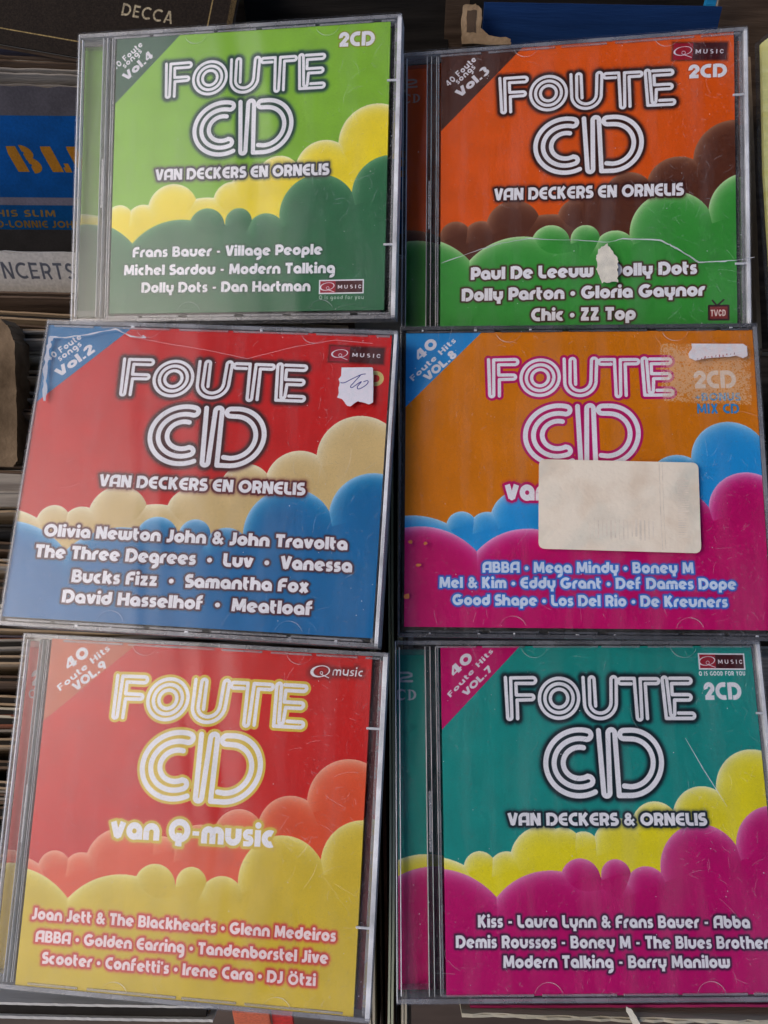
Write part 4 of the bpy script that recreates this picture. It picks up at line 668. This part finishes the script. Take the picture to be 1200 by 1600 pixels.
# faint relief: the barcode shows through the paper as shallow ridges, and a fold runs down on the right
def sp(u, v):
    a = Vector(q[0]).lerp(Vector(q[1]), u); b = Vector(q[3]).lerp(Vector(q[2]), u); return tuple(a.lerp(b, v))
m = MB(); rr = random.Random(2)
for i in range(16):
    u = .32 + i * .026; m.strip([sp(u, .64 + rr.uniform(0, .03)), sp(u, .88 + rr.uniform(-.05, 0))], rr.choice((.25, .5, .8)), .2, .235)
for i in range(26):
    v = .18 + i * .026; m.strip([sp(.865, v), sp(.865 + rr.choice((.05, .07)), v)], rr.choice((.25, .4, .6)), .2, .24)
m.strip([sp(.755, .02), sp(.757, .5), sp(.765, .98)], .35, .2, .27); m.strip([sp(.775, .02), sp(.777, .5), sp(.785, .98)], .2, .2, .25)
m.build('sticker_relief', GHOST, st)
WHITEP = solid_mat('torn_white_paper', (.90, .87, .86), .85, .12, 500, .8, col2=(.86, .70, .66))
TAGP = solid_mat('white_price_tag', (.80, .78, .82), .85, .06, 500, .7, col2=(.84, .76, .80))
ts = tag(MB().plate(jag([loc(p_) for p_ in ART['8']['torn']], .12, 3, 8), .02, .20).build('torn_sticker', WHITEP, root), 'torn strip of white sticker left at the upper right')
REDP = solid_mat('smeared_red_print', (.50, .16, .16), .8, .4, 400, .5)
m = MB(); (tx0, ty0), (tx1, ty1) = loc(ART['8']['torn'][9]), loc(ART['8']['torn'][5])
for i in range(11):
    u = (i + .5) / 11; x = tx0 + (tx1 - tx0) * u; y = ty0 + (ty1 - ty0) * u + rr.uniform(.1, .8)
    m.strip([(x, y), (x + rr.uniform(-.1, .3), y + rr.uniform(.5, 1.3))], rr.choice((.15, .25, .4)), .195, .215)
m.build('smeared_print', REDP, ts)
# flakes of glue
ORN = solid_mat('orange_glue_flake', (.55, .16, .05), .7, .3)
m = MB()
for cx, cy, s_ in ((2.2, 86, 1.4), (5.4, 95, 1.2), (1.0, 107, 2.0), (8, 86.5, 1.0)):
    x, y = loc((cx, cy)); m.plate([(x + s_ * rr.uniform(.5, 1) * math.cos(t), y + s_ * rr.uniform(.4, .9) * math.sin(t)) for t in (0, .8, 1.7, 2.6, 3.4, 4.2, 5.3)], .01, .12)
m.build('glue_flakes', ORN, root)
# Vol.2: torn price tag with a handwritten 10, cracks
root, loc, dim = roots['2']
tg = tag(MB().plate(jag([loc(p_) for p_ in ART['2']['sticker']], .10, 3, 11), .03, .16).build('price_tag', TAGP, root), 'torn white price tag with 10 written in blue pen')
INK = solid_mat('blue_pen_ink', (.03, .03, .22), .5, .1, 60, 0)
m = MB()
def smooth(P, n=6):
    P = [Vector(p_) for p_ in P]; out = []
    for i in range(len(P) - 1):
        p0, p1, p2, p3 = P[max(0, i-1)], P[i], P[i+1], P[min(len(P)-1, i+2)]
        for j in range(n):
            t = j / n; out.append(tuple(.5 * ((2*p1) + (p2-p0)*t + (2*p0-5*p1+4*p2-p3)*t*t + (3*p1-p0-3*p2+p3)*t*t*t)))
    out.append(tuple(P[-1])); return out
for l in ART['2']['pen']: m.strip(smooth([loc(p_) for p_ in l]), .32, .19, .215)
m.build('handwriting', INK, tg)
GLUE = edge_mat('glue_line', (.60, .62, .70), .6)
MB().strip(jag([loc(p_) for p_ in ART['2']['crack']], .12, 5, 2), lambda t: .45 + .25 * math.sin(t * 40), .01, .10).build('crack', CRACK, root)
MB().strip(jag([loc(p_) for p_ in ART['2']['crack2']], .25, 8, 3), lambda t: 1.5 + .6 * math.sin(t * 30), .01, .12).build('glue_smear', GLUE, root)
MB().strip(jag([loc(p_) for p_ in ART['2']['crack3']], .08, 5, 4), .16, .004, .03).build('crack', SCRATCH, root)
# Vol.3: the lid is cracked across and patched with a scrap of paper
root, loc, dim = roots['3']
cp = [loc(p_) for p_ in ART['3']['crack']]
MB().strip(jag(cp, .12, 6, 5), lambda t: .16 + (.35 if .45 < t < .85 else .05) + .12 * math.sin(t * 60), -.05, .16).build('crack', CRACK, root)
SCRAP = solid_mat('scrap_paper', (.74, .68, .56), .85, .12, 300, .8)
m = MB(); tp = [loc(p_) for p_ in ART['3']['tear']]
tag(m.plate(jag(tp + [tp[0]], .38, 6, 6)[:-1], .05, .38).build('paper_scrap', SCRAP, root), 'small torn scrap of cream paper stuck over the crack')
# Vol.7: one long bright scratch
root, loc, dim = roots['7']
MB().strip([loc(p_) for p_ in ART['7']['scratch']], lambda t: .10 + .25 * math.sin(math.pi * t), .004, .05).build('scratch', CRACK, root)
# ------------------------------------------------------------------ the table and the records under the cases
def frame_matrix(o, ex, down):
    """camera-frame origin (mm) and directions -> world matrix: X along ex, Y up the sleeve, Z out of its face"""
    X = cam_dir(*ex); Y = -cam_dir(*down); Y = (Y - X * Y.dot(X)).normalized(); Z = X.cross(Y)
    p = cam_pt(*o); M_ = Matrix((X, Y, Z)).transposed().to_4x4(); M_.translation = p; return M_
def worn_board(name, mat, parent, L, Hh, z0, z1, amp=.5, seed=0, uvrect=None, seg=60, wob=.6, ph=0.0):
    """a card board hanging from y=0 to y=-Hh whose top edge is rubbed uneven"""
    r = random.Random(seed); bm = bmesh.new(); uv = bm.loops.layers.uv.new('UVMap'); 
    cols = []
    for i in range(seg + 1):
        x = L * i / seg; e = r.uniform(-amp, amp) * .5 + amp * .6 * math.sin(x * .045 + ph) * .6
        w_ = wob * math.sin(x * .02 + ph * 2)
        cols.append([bm.verts.new((x * MM, yy * MM, (zz + w_) * MM)) for yy, zz in ((e, z1), (e, z0), (-Hh, z0), (-Hh, z1))])
    for a, b in zip(cols[:-1], cols[1:]):
        for i in range(4): bm.faces.new((a[i], a[(i+1) % 4], b[(i+1) % 4], b[i]))
    bm.faces.new(cols[0]); bm.faces.new(cols[-1][::-1])
    bmesh.ops.recalc_face_normals(bm, faces=bm.faces)
    if uvrect:
        x0, y0, x1, y1 = uvrect
        for f in bm.faces:
            for l in f.loops: c_ = l.vert.co / MM; l[uv].uv = ((c_.x - x0) / (x1 - x0), (c_.y - y0) / (y1 - y0))
    me = bpy.data.meshes.new(name); bm.to_mesh(me); bm.free(); return link(name, me, parent, mat)
BOARD = {n: solid_mat(n + '_card', c_, .85, v, 70, .6, .15, (.25, 3, 1), c2) for n, c_, v, c2 in (
    ('tan', (.34, .225, .125), .45, (.46, .34, .22)), ('dark_brown', (.09, .055, .035), .4, (.16, .105, .07)), ('cream', (.46, .40, .28), .25, (.58, .52, .40)),
    ('grey', (.24, .20, .165), .35, (.34, .30, .25)), ('black', (.014, .012, .011), .3, (.03, .026, .022)), ('white', (.50, .48, .45), .2, (.60, .58, .54)),
    ('purple_grey', (.10, .085, .12), .3, (.16, .14, .17)), ('rust', (.16, .05, .03), .3, (.24, .09, .05)), ('magenta', (.30, .015, .08), .3, (.42, .03, .12)),
    ('olive_cream', (.40, .42, .28), .2, (.55, .56, .40)), ('blue', (.006, .03, .11), .15, (.009, .04, .14)), ('bright_blue', (.01, .20, .42), .2, (.02, .28, .55)),
    ('yellow', (.90, .80, .24), .1, (.95, .88, .38)), ('orange_red', (.62, .10, .04), .2, (.75, .16, .07)))}
INNER = solid_mat('inner_paper', (.30, .27, .22), .9, .4, 120, .5, .1, (.2, 3, 1))
def sleeve(name, o, ex, down, L, Hh, t, col, label, cat='record sleeve', group=None, seed=0, face=None, uvrect=None, amp=.5, inner=True):
    root = empty(name, frame_matrix(o, ex, down)); tag(root, label, cat, group)
    ph = rnd.uniform(0, 9)
    worn_board('front_board', face or BOARD[col], root, L, Hh, -1.0, 0, amp, seed, uvrect, ph=ph)
    worn_board('back_board', BOARD[col], root, L, Hh - 1, -t, -t + .9, amp, seed + 1, ph=ph)
    if inner: worn_board('inner_sleeve', INNER if seed % 3 else BOARD['black'], root, L - 3, Hh - 3, -t + 1.0, -1.1, amp * .6, seed + 2, ph=ph).location = (0, -1.6 * MM, 0)
    return root
tb = bpy.data.meshes.new('table_top'); bmt = bmesh.new()
bmesh.ops.create_grid(bmt, x_segments=1, y_segments=1, size=3); bmt.to_mesh(tb); bmt.free()
to = link('table_top', tb, None, solid_mat('dark_table_wood', (.06, .04, .03), .6, .4, 8, .3, .3, (1, 8, 1))); to.location = (0, 0, .20); tag(to, kind='structure')
DOWN = (0, .37, .93)
# stack filed at the left, seen edge-on
CN = {'tan': 'tan', 'dark_brown': 'dark brown', 'cream': 'cream', 'grey': 'grey', 'black': 'black', 'white': 'off-white', 'purple_grey': 'purplish grey', 'rust': 'rust red'}
ORD = ('topmost', 'second', 'third', 'fourth', 'fifth', 'sixth', 'seventh', 'eighth', 'ninth', 'tenth', 'eleventh', 'twelfth')
count = {}
seq = ['dark_brown','tan','dark_brown','black','tan','grey','cream','tan','grey','dark_brown','tan','rust','dark_brown','purple_grey','tan','dark_brown','black','tan','grey','dark_brown','tan','black','dark_brown','tan','grey','cream','tan','dark_brown','cream','tan','purple_grey','white','rust','grey','tan','dark_brown','tan','cream','dark_brown','rust','grey','tan','dark_brown','tan','grey','dark_brown']
ypx = 456.0; i = 0
while ypx < 1600 and i < 90:
    col = seq[i % len(seq)]; step = rnd.choice((13, 15, 17, 19, 22)); d = (349 if ypx > 520 else 362) + rnd.uniform(-3, 7)
    y = (ypx - 800) / 1250 * d; sl = .035 * math.sin(i * .9) + .02
    zone = 'under the CONCERTS sleeve' if ypx < 510 else ('left of the red and blue case' if ypx < 985 else 'left of the red and yellow case')
    nn = count.get((zone, col), 0); count[(zone, col)] = nn + 1
    if ypx > 1345: break
    sleeve('record_sleeve', (-330 + rnd.uniform(-3, 3), y - sl * 320 * 0 , d), (1, sl, 0), (0, .37 + rnd.uniform(-.04, .04), .93), 315, 315, step * .27 * .86, col, '%s %s record sleeve from the top, filed %s' % (ORD[nn], CN[col], zone), group='record sleeves filed upright at the left', seed=i * 3, amp=rnd.choice((.3, .6, 1.0)))
    ypx += step; i += 1
# --- the sleeve with the blue panel, leaning back, its face seen
def lit(sh, t, font, w, col, **k): words(sh, t, font, w, col, **k)
Bs = Sheet(180, 120, 5, 0, 0, rgb(74, 70, 74))
A_ = (slice(None), slice(None))
def band(y0, y1, col): Bs.fill(A_, np.abs(Bs.Y - (y0 + y1) / 2) - (y1 - y0) / 2, col)
band(12.3, 51.1, rgb(0, 66, 126)); band(51.1, 55.1, rgb(104, 100, 112)); band(55.1, 67.9, rgb(0, 64, 116)); band(67.9, 130, rgb(48, 46, 46))
STEN = {'B': (.86, (('L', .14, 0, .14, 1, .34), ('A', .42, .75, .17, -90, 90, .26), ('A', .44, .27, .19, -90, 90, .28))), 'L': (.62, (('L', .16, 0, .16, 1, .34), ('L', .38, .09, .58, .09, .2), ('L', .52, .1, .52, .34, .14))),
 'U': (.9, (('L', .16, .25, .16, 1, .32), ('A', .42, .32, .26, 190, 350, .3), ('L', .68, .3, .68, 1, .2))), 'E': (.7, (('L', .14, 0, .14, 1, .32), ('L', .4, .9, .66, .9, .2), ('L', .4, .1, .66, .1, .2), ('L', .4, .5, .56, .5, .2))), 'S': G['S'], ' ': (.3, ())}
OR = rgb(150, 100, 34)
words(Bs, ['BLUES', 118.0, 38.4, 188, 38.4, 12.2], STEN, 1.0, OR, italic=-.22, width_gap=.16)
words(Bs, ['HIS SLIM', 99.3, 61.1, 129.6, 61.1, 3.6], G, .9, rgb(120, 92, 50), width_gap=.18, italic=.1)
words(Bs, ['D-LONNIE JOHNSON', 97.8, 66.9, 152.6, 66.9, 3.8], G, .9, rgb(120, 88, 40), width_gap=.12, italic=.1)
n_ = noise((Bs.H, Bs.W), 3, np.random.default_rng(5)) * .5 + noise((Bs.H, Bs.W), 30, np.random.default_rng(6)) * .5
Bs.img *= (1 + (n_ - .5) * .25)[..., None]
blue_m = print_mat('blue_panel_print', Bs, .75, .12)
sleeve('record_sleeve', (-297.3, -197.0, 368.0), (1, .012, 0), (0, .72, .69), 315, 315, 4, 'grey', 'grey record sleeve with a blue panel and orange stencil letters, leaning back at the left', seed=301, face=blue_m, uvrect=(0, -120, 180, 0), amp=.9)
# --- white strip lettered CONCERTS in front of it
Ws = Sheet(180, 60, 5, 0, 0, rgb(176, 170, 162))
OPT = dict(H); OPT['O'] = (.95, (('E', .47, .5, .40, .42),)); OPT['C'] = (.78, (('A', .5, .5, .41, 55, 305),))
words(Ws, ['CONCERTS', 104.1, 11.6, 151.7, 11.6, 7.9], OPT, .62, rgb(74, 76, 84), width_gap=.14)
Ws.img *= (1 + (noise((Ws.H, Ws.W), 4, np.random.default_rng(8)) - .5) * .12)[..., None]
sleeve('record_sleeve', (-294.1, -118.5, 364.0), (1, .01, 0), (0, .80, .60), 315, 300, 3.5, 'white', 'off-white record sleeve lettered CONCERTS in grey capitals', seed=311, face=print_mat('white_strip_print', Ws, .6, .25), uvrect=(0, -60, 180, 0), amp=.7)
# --- three edges above the blue panel, and the black sleeve lettered DECCA
for j, (py, d, sl, col, lb) in enumerate(((118, 372, .02, 'grey', 'grey record sleeve seen edge-on right above the blue panel sleeve'), (100, 375, .05, 'dark_brown', 'dark brown record sleeve seen edge-on, second above the blue panel sleeve'), (84, 379, .10, 'purple_grey', 'purplish grey record sleeve seen edge-on, just below the black sleeve lettered DECCA'))):
    x0 = -324.; y0 = (py - 800) / 1250 * d - sl * (170 * d / 350. )
    sleeve('record_sleeve', (x0, y0, d), (1, sl, 0), DOWN, 315, 315, 4, col, lb, seed=330 + j * 4, amp=.6)
Ds = Sheet(130, 90, 6, 0, 0, rgb(38, 31, 25))       # x from the right end leftwards is laid out below
GOLD = rgb(150, 128, 84)
E_ = (slice(None), slice(None))
Ds.fill(E_, np.maximum(np.abs(Ds.Y - 82.5) - .28, Ds.X - 119.3), GOLD); Ds.fill(E_, np.maximum(np.abs(Ds.X - 119) - .28, Ds.Y - 82.8), GOLD)
Ds.fill(E_, -(Ds.X - 127.5), rgb(86, 70, 44), .8)
GIL = dict(H); GIL['C'] = (.86, (('A', .5, .5, .42, 50, 310),)); GIL['D'] = (.86, (('L', .12, 0, .12, 1), ('L', .12, .9, .36, .9), ('A', .36, .5, .40, -90, 90), ('L', .12, .1, .36, .1)))
words(Ds, ['DECCA', 78.5, 66.0, 102.5, 66.0, 6.3], GIL, .66, rgb(166, 152, 124), width_gap=.16)
Ds.img *= (1 + (noise((Ds.H, Ds.W), 2.5, np.random.default_rng(3)) - .5) * .5)[..., None]
o_ = (-75.7, -199.4, 371.0)
root = empty('record_sleeve', frame_matrix(o_, (1, .165, .02), (-.10, .97, -.10))); tag(root, 'black record sleeve with gold border lines, lettered DECCA, at the upper left', 'record sleeve')
MB().box(-315, 0, -4.0, 0, 300, -3.3).build('back_board', BOARD['dark_brown'], root); MB().box(-314, 1.2, -3.0, -1, 299, -1.0).build('inner_sleeve', INNER, root)
MB().box(-315, 0, -.7, 0, 300, 0).build('front_board', print_mat('black_gold_print', Ds, .8, .1), root, uvrect=(-130, 0, 0, 90))
# --- black and blue sleeves behind the top edge
sleeve('record_sleeve', (-78.6, -291.5, 396.0), (1, .03, 0), (0, .80, .60), 8, 300, 30, 'tan', 'narrow tan record box edge right of the black gold-lined sleeve', seed=351, inner=False)
sleeve('record_sleeve', (-70.9, -269.7, 392.0), (1, -.02, 0), (.02, .70, .72), 104, 300, 4, 'black', 'plain black record sleeve behind the lime green CD case', seed=355, amp=.2)
sleeve('record_sleeve', (31.0, -266.9, 388.0), (1, -.02, 0), (.0, .55, .83), 12, 300, 5, 'dark_brown', 'dark brown record box edge between the two upper CD cases', seed=357, inner=False)
sleeve('record_sleeve', (46.0, -233.1, 366.0), (1, .018, 0), (-.02, .80, .60), 109, 300, 3, 'blue', 'dark blue record sleeve standing behind the orange CD case', seed=360, amp=.15)
sleeve('record_sleeve', (150.4, -249.7, 363.0), (1, .05, 0), (.12, .80, .58), 4.6, 300, 3.2, 'bright_blue', 'bright blue record sleeve edge beside the dark blue sleeve', seed=364, amp=.15, inner=False)
sleeve('record_sleeve', (161.3, -264.9, 372.0), (1, .02, 0), (0, .85, .52), 120, 300, 4, 'dark_brown', 'dark brown record sleeve at the upper right corner', seed=368, amp=.3)
sleeve('record_sleeve', (13.8, -350.9, 430.0), (1, .0, 0), (0, .75, .66), 320, 300, 5, 'black', 'large black record sleeve at the back of the crate, top right', seed=371, amp=.3)
sleeve('record_sleeve', (-359.0, -373.1, 440.0), (1, .0, 0), (0, .75, .66), 330, 300, 5, 'black', 'large black record sleeve at the back of the crate, top left', seed=375, amp=.3)
# torn brown cardboard corner behind Vol.3
root = empty('cardboard_corner', frame_matrix((35.7, -228.1, 360.0), (1, .0, 0), (0, .95, .2))); tag(root, 'torn corner of brown corrugated cardboard behind the orange CD case', 'cardboard')
CARD = solid_mat('brown_cardboard', (.30, .19, .10), .9, .35, 90, .9, .1, None, (.42, .29, .17))
CARDD = solid_mat('dark_cardboard_core', (.08, .05, .03), .9, .3, 90, .6)
MB().plate(jag([(0,0),(5.5,.6),(8,-1),(8.6,-4),(8.2,-9.5),(12,-12.2),(22,-13.6),(22,-16),(0,-16),(-.6,-9),(0,0)], .35, 4, 9)[:-1], -3.2, 0).build('liner', CARD, root)
MB().plate(jag([(1.8,-2.2),(6,-2),(5.6,-11),(1.6,-11),(1.8,-2.2)], .3, 3, 10)[:-1], -.3, .25).build('torn_flute', CARDD, root)
# --- brown worn cardboard standing at the far left edge
root = empty('cardboard_box', frame_matrix((-156.8, -79.5, 338.0), (1, .0, 0), (0, .97, .1))); tag(root, 'worn brown cardboard box corner at the left edge of the photo', 'cardboard box')
MB().plate(jag([(-60,2),(-5,2),(-1.6,-1.5),(.2,-8),(0,-40),(-.8,-58),(-3,-60.5),(-60,-60),(-60,2)], .25, 8, 12)[:-1], -14, 0).build('front_panel', solid_mat('worn_brown_card', (.14, .09, .05), .9, .5, 60, .9, .1, None, (.24, .165, .10)), root)
MB().box(-60, -78, -13, -.6, -62, -3, .6).build('base_panel', BOARD['grey'], root)
# --- sleeves running the other way, seen in the gap between the two columns
VL = [(588, 'cream', 346, 2.6, 'cream record sleeve edge between the columns, beside the yellow CD case'), (598, 'dark_brown', 362, 3.5, 'dark brown record sleeve edge in the gap between the two columns'), (606, 'rust', 366, 1.6, 'rust brown record sleeve edge in the gap between the two columns'),
      (614, 'olive_cream', 345, 2.4, 'pale olive record sleeve edge between the columns, beside the teal CD case'), (624, 'dark_brown', 360, 2.5, 'second dark brown record sleeve edge, right of the pale olive one'), (634, 'cream', 346, 2.3, 'cream record sleeve edge just left under the teal CD case'), (641, 'dark_brown', 372, 3, 'dark brown record sleeve edge under the left rim of the teal CD case')]
for j, (px, col, d, t, lb) in enumerate(VL):
    x = (px - 600) / 1250 * d
    y0 = 1650 if True else 0
    L = 300
    o = (x, (1640 - 800) / 1250 * d + 4, d)
    down = (rnd.uniform(-.03, .03), .12, .99)
    X_ = (0.0 + rnd.uniform(-.006, .006), -1, .10)
    sleeve('record_sleeve', o, X_, down, L, 300, t, col, lb, seed=400 + 4 * j, amp=.3, inner=(j % 2 == 0))
# right margin: brown edges and a yellow sleeve in a clear plastic cover
for j, (px, col, d, t, lb) in enumerate(((1176, 'tan', 362, 2.2, 'tan record sleeve edge right of the orange CD case'), (1184, 'dark_brown', 366, 2.5, 'dark brown record sleeve edge between orange CD case and yellow sleeve'), (1190, 'tan', 358, 1.8, 'second tan record sleeve edge, touching the yellow sleeve'))):
    sleeve('record_sleeve', ((px - 600) / 1250 * d + 1, (560 - 800) / 1250 * d, d), (-.02, -1, .06), (0, .10, .99), 140, 300, t, col, lb, seed=440 + 4 * j, amp=.3, inner=False)
root = empty('record_sleeve', frame_matrix((158.7, -202.8, 338.0), (1, -.05, .05), (-.025, .99, -.04))); tag(root, 'yellow record sleeve in a clear plastic cover at the right edge', 'record sleeve')
MB().plate([(1.2,-4),(7,0),(120,0),(120,-132),(-2,-132),(-1.6,-60)], -3, -1.2).build('cover', BOARD['yellow'], root)
MB().plate([(-.4,-3),(5.5,1.4),(121,1.4),(121,-134),(-3.6,-134),(-3.2,-60)], -3.6, -2.6).build('plastic_cover', HINGE, root)
sleeve('record_sleeve', (156.6, -68.4, 356.0), (1, 0, 0), DOWN, 160, 300, 5, 'dark_brown', 'dark brown record sleeve right of the case with the cream sticker', seed=470)
sleeve('record_sleeve', (160.4, -28.6, 358.0), (1, .02, 0), DOWN, 160, 300, 5, 'black', 'black record sleeve at the right edge below the yellow sleeve', seed=474)
sleeve('record_sleeve', (156.6, 14.2, 356.0), (1, 0, 0), DOWN, 160, 300, 5, 'dark_brown', 'dark brown record sleeve at the right edge above the teal CD case', seed=478)
sleeve('record_sleeve', (154.0, 64.4, 350.0), (1, 0, 0), DOWN, 160, 300, 5, 'grey', 'grey record sleeve beside the upper right corner of the teal CD case', seed=482)
# bottom: sleeves peeping out under the lower cases
B2 = [(1000, 1566, 320, .004, 'white', 1.6, 'white record sleeve edge directly under the teal CD case'), (735, 1573, 318, .006, 'magenta', 3.4, 'magenta record sleeve edge at the bottom right'),
      (722, 1592, 314, .022, 'cream', 1.6, 'cream record sleeve with a torn upper edge at the bottom right')]
for j, (px, py, d, sl, col, t, lb) in enumerate(B2):
    sleeve('record_sleeve', ((px - 600) / 1250 * d, (py - 800) / 1250 * d, d), (1, sl, 0), (0, .10, .99), 250, 250, t, col, lb, seed=500 + 4 * j, amp=1.6 if j == 2 else .4)
root = empty('paper_scrap', frame_matrix((94.3, 192.7, 312.0), (1, .3, -.1), (-.2, .9, .1))); tag(root, 'curled scrap of cream paper poking out under the teal CD case', 'paper scrap')
MB().plate(jag([(0,0),(2,-.4),(5,-2.6),(8,-6),(6,-7.5),(3,-4.5),(1,-2),(0,0)], .15, 3, 15)[:-1], -.3, 0).build('sheet', SCRAP, root)
B3 = [(-60, 1566, 318, .02, 'grey', 2.0, 'thin grey record sleeve edge under the yellow bottom of the Vol.9 case'), (-60, 1574, 316, .03, 'tan', 3.0, 'tan corrugated record sleeve edge at the bottom left'), (-60, 1588, 312, .02, 'white', 6, 'off-white record sleeve at the bottom left corner')]
for j, (px, py, d, sl, col, t, lb) in enumerate(B3):
    sleeve('record_sleeve', ((px - 600) / 1250 * d, (py - 800) / 1250 * d, d), (1, sl, 0), (0, .10, .99), 98, 250, t, col, lb, seed=520 + 4 * j, amp=.25)
root = empty('book', frame_matrix((-58.6, 192.9, 308.0), (1, .03, 0), (0, .8, .6))); tag(root, 'orange red cloth-bound spine poking out at the bottom edge', 'book')
CLOTH = solid_mat('orange_red_cloth', (.85, .20, .10), .85, .15, 900, 1.0, .15)
MB().box(0, -60, -2, 14.5, 0, 0, .8).build('spine', CLOTH, root); MB().box(14.8, -60, -3.5, 23, -.3, -1.2, .3).build('cover', solid_mat('deep_red_cloth', (.62, .04, .03), .8, .2, 500, .6), root)
